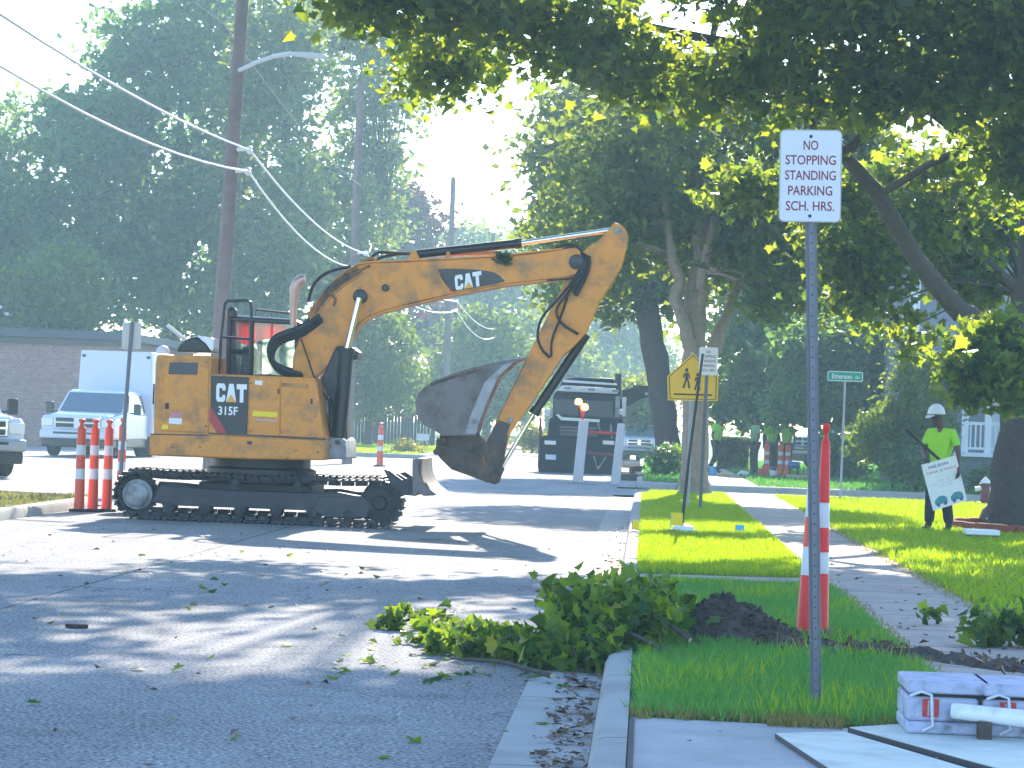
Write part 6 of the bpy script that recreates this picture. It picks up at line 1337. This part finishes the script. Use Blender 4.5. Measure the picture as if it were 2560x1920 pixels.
# litter in the gutter and on the street
vs_ = [(random.gauss(-.30, .07), random.uniform(11, 40) if random.random() < .4 else random.uniform(11.2, 17), .012 + random.random() * .02) for _ in range(520)]
vs_ += [(random.uniform(-7.5, -.4), random.uniform(11, 34), .012) for _ in range(150)]
vs_ += [(random.uniform(.2, 1.6), random.uniform(11, 13), .132) for _ in range(12)] + [(random.uniform(1.7, 2.6), random.uniform(14, 30), LZ + .012) for _ in range(70)]
tag(arrmesh('fallen_leaves', leafverts(np.array(vs_), .05, 'oval', flat=6.0), 0, M['litter'], None, None, OVF), "dead brown leaves scattered along the gutter and street", 'leaves', kind='stuff')
vs_ = [(random.uniform(-6.5, -.4), random.uniform(12, 30), .015) for _ in range(90)] + [(random.uniform(-1.8, -.3), random.uniform(15.5, 19), .015) for _ in range(120)]
tag(arrmesh('fallen_leaves', leafverts(np.array(vs_), .06, 'maple', flat=4.0), 0, M['leafcut'], None, None, MPF), "loose green leaves scattered over the street near the branches", 'leaves', kind='stuff')
# orange paint marks on the gutter
b = MB()
for k in range(26):
    px = random.uniform(1532, 1572); py = 1372 + 75 * random.random(); c = G(px, py, .0085); a = random.uniform(0, 3); L_ = random.uniform(.04, .14)
    b.add([c + Vector((L_ * math.cos(t_) * (1 + .4 * math.sin(3 * t_)), .5 * L_ * math.sin(t_), 0)) for t_ in np.linspace(0, 2 * math.pi, 9)[:-1]], [tuple(range(8))])
b.v = [(v[0], v[1], .0075 + .0002 * (i // 8)) for i, v in enumerate(b.v)]
tag(b.build('paint_mark', M['paint'], smooth=False), "orange paint marks sprayed on the gutter by the lawn strip", 'paint mark', kind='structure')
# dark debris on street
b = MB(); p = G(187, 1571, 0); b.extr([p + Vector((-.07, 0, 0)), p + Vector((.02, -.03, 0)), p + Vector((.09, .02, 0)), p + Vector((.0, .05, 0))], (0, 0, .03)); tag(b.build('clod', M['soil'], bevel=.008), "small dark clod of dirt on the left side of the street", 'clod')
# expansion joint by the driveway
b = MB(); b.box(-.03, -.005, -10, 13.05, .10, .126); tag(b.build('joint_strip', M['boardedge']), "dark expansion joint between kerb and driveway", 'joint', kind='structure')

# ---- folded sign stand and boards on the driveway
DZ = .118
def board(name, label, px4, z0, th):
    r = thing(name, label, 'board', G(*px4[0], z0)); q_ = [G(x, y, z0 + th) for x, y in px4]
    b = MB(); b.extr([q + Vector((0, 0, -.004)) for q in q_], (0, 0, -(th - .004))); b.build('board_edge', M['boardedge'], r, smooth=False)
    c = sum(q_, Vector()) / 4; b = MB(); b.extr([c + (q - c) * .985 for q in q_], (0, 0, -.006)); b.build('board_face', M['boardpale'], r, smooth=False); return r
board('sign_board', "pale flat board lying on the driveway, nearest the kerb", [(1937, 1832), (2107, 1827), (2640, 1985), (2190, 1998)], DZ + .004, .022)
board('sign_board', "pale flat board lying on the driveway under the barricade feet", [(2120, 1817), (2300, 1806), (2720, 1850), (2620, 1955)], DZ + .006, .03)
BZ = DZ + .037
def barricade(px0, px1, py, label):
    a = G(px0, py, BZ); c = G(px1, py, BZ); D_ = a.y; w_ = (c - a).length
    r = thing('barricade_foot', label, 'barricade', a, "scuffed barricade feet on the driveway"); dz = .235
    b = MB(); b.box(a.x, a.x + w_, D_, D_ + .5, BZ, BZ + .055); b.build('base', M['plasticbw'], r, bevel=.012)
    b = MB(); b.box(a.x, a.x + w_ * .86, D_ + .01, D_ + .48, BZ + .055, BZ + .165); b.build('body', M['plasticbw'], r, bevel=.015)
    b = MB(); b.box(a.x, a.x + w_, D_ - .01, D_ + .5, BZ + .18, BZ + dz); b.build('top_rail', M['plasticbw'], r, bevel=.01)
    b = MB(); b.box(a.x + .02, a.x + w_ - .01, D_ + .02, D_ + .46, BZ + .165, BZ + .18); b.build('gap_strip', M['rubber'], r)
    b = MB(); x0 = a.x + w_ * .19
    b.box(x0, x0 + .072, D_ + .004, D_ + .012, BZ + .075, BZ + .155, 0); b.box(x0 + .022, x0 + .030, D_ + .002, D_ + .006, BZ + .08, BZ + .15, 1); b.box(x0 + .042, x0 + .05, D_ + .002, D_ + .006, BZ + .085, BZ + .15, 1)
    b.build('red_label', [M['redpanel'], M['plasticbw']], r)
    b = MB(); b.tube([(x0 - .06, D_ - .012, BZ + .168), (x0 - .01, D_ - .02, BZ + .19), (x0 + .035, D_ - .02, BZ + .175), (x0 + .04, D_ - .02, BZ + .09), (x0 + .045, D_ - .02, BZ + .04), (x0, D_ - .015, BZ + .015)], .007, 7); b.build('strap', M['signwhite'], r)
    b = MB(); b.box(a.x + w_ * .86, a.x + w_ * .97, D_ + .03, D_ + .4, BZ - .0 + .056, BZ + .164); b.build('leg', M['bark'], r)
    return r
barricade(2265, 2452, 1833, "scuffed white and blue barricade foot with a red label, left of the pair")
barricade(2456, 2650, 1842, "second scuffed barricade foot cut off by the right edge")
a = G(2380, 1835, BZ); D_ = a.y - .10
r = thing('steel_tube', "shiny white steel tube running off the right edge in front of the barricade feet", 'tube', P(2378, 1774, D_))
b = MB(); A, B = P(2380, 1776, D_), P(2640, 1806, D_ - .14); b.tube([A, A.lerp(B, .04), B], [.033, .036, .040], 18); b.build('tube_body', M['tubewhite'], r)
b = MB(); d = (B - A).normalized(); b.cyl(A - d * .002, A + d * .002, .027, 16); b.build('tube_mouth', M['rubber'], r)
b = MB(); s_ = A.lerp(B, .32); b.box(s_.x - .03, s_.x + .03, s_.y - .03, s_.y + .04, DZ + .037, s_.z - .03); b.build('support', M['bark'], r)

# ================================================================== HAZE
hz = MB(); hz.box(-110, 110, -8, 330, -1.04, 34)
ho = hz.build('haze', bpy.data.materials.new("thin morning haze"), smooth=False); hm = ho.data.materials[0]; hm.use_nodes = True
n = hm.node_tree.nodes; n.remove(n["Principled BSDF"]); pv = n.new("ShaderNodeVolumePrincipled")
pv.inputs["Color"].default_value = (0.55, 0.85, 1.0, 1); pv.inputs["Density"].default_value = HAZE; pv.inputs["Anisotropy"].default_value = 0.3
hm.node_tree.links.new(pv.outputs[0], n["Material Output"].inputs["Volume"])
tag(ho, "thin pale blue morning haze filling the street", 'haze', kind='stuff')
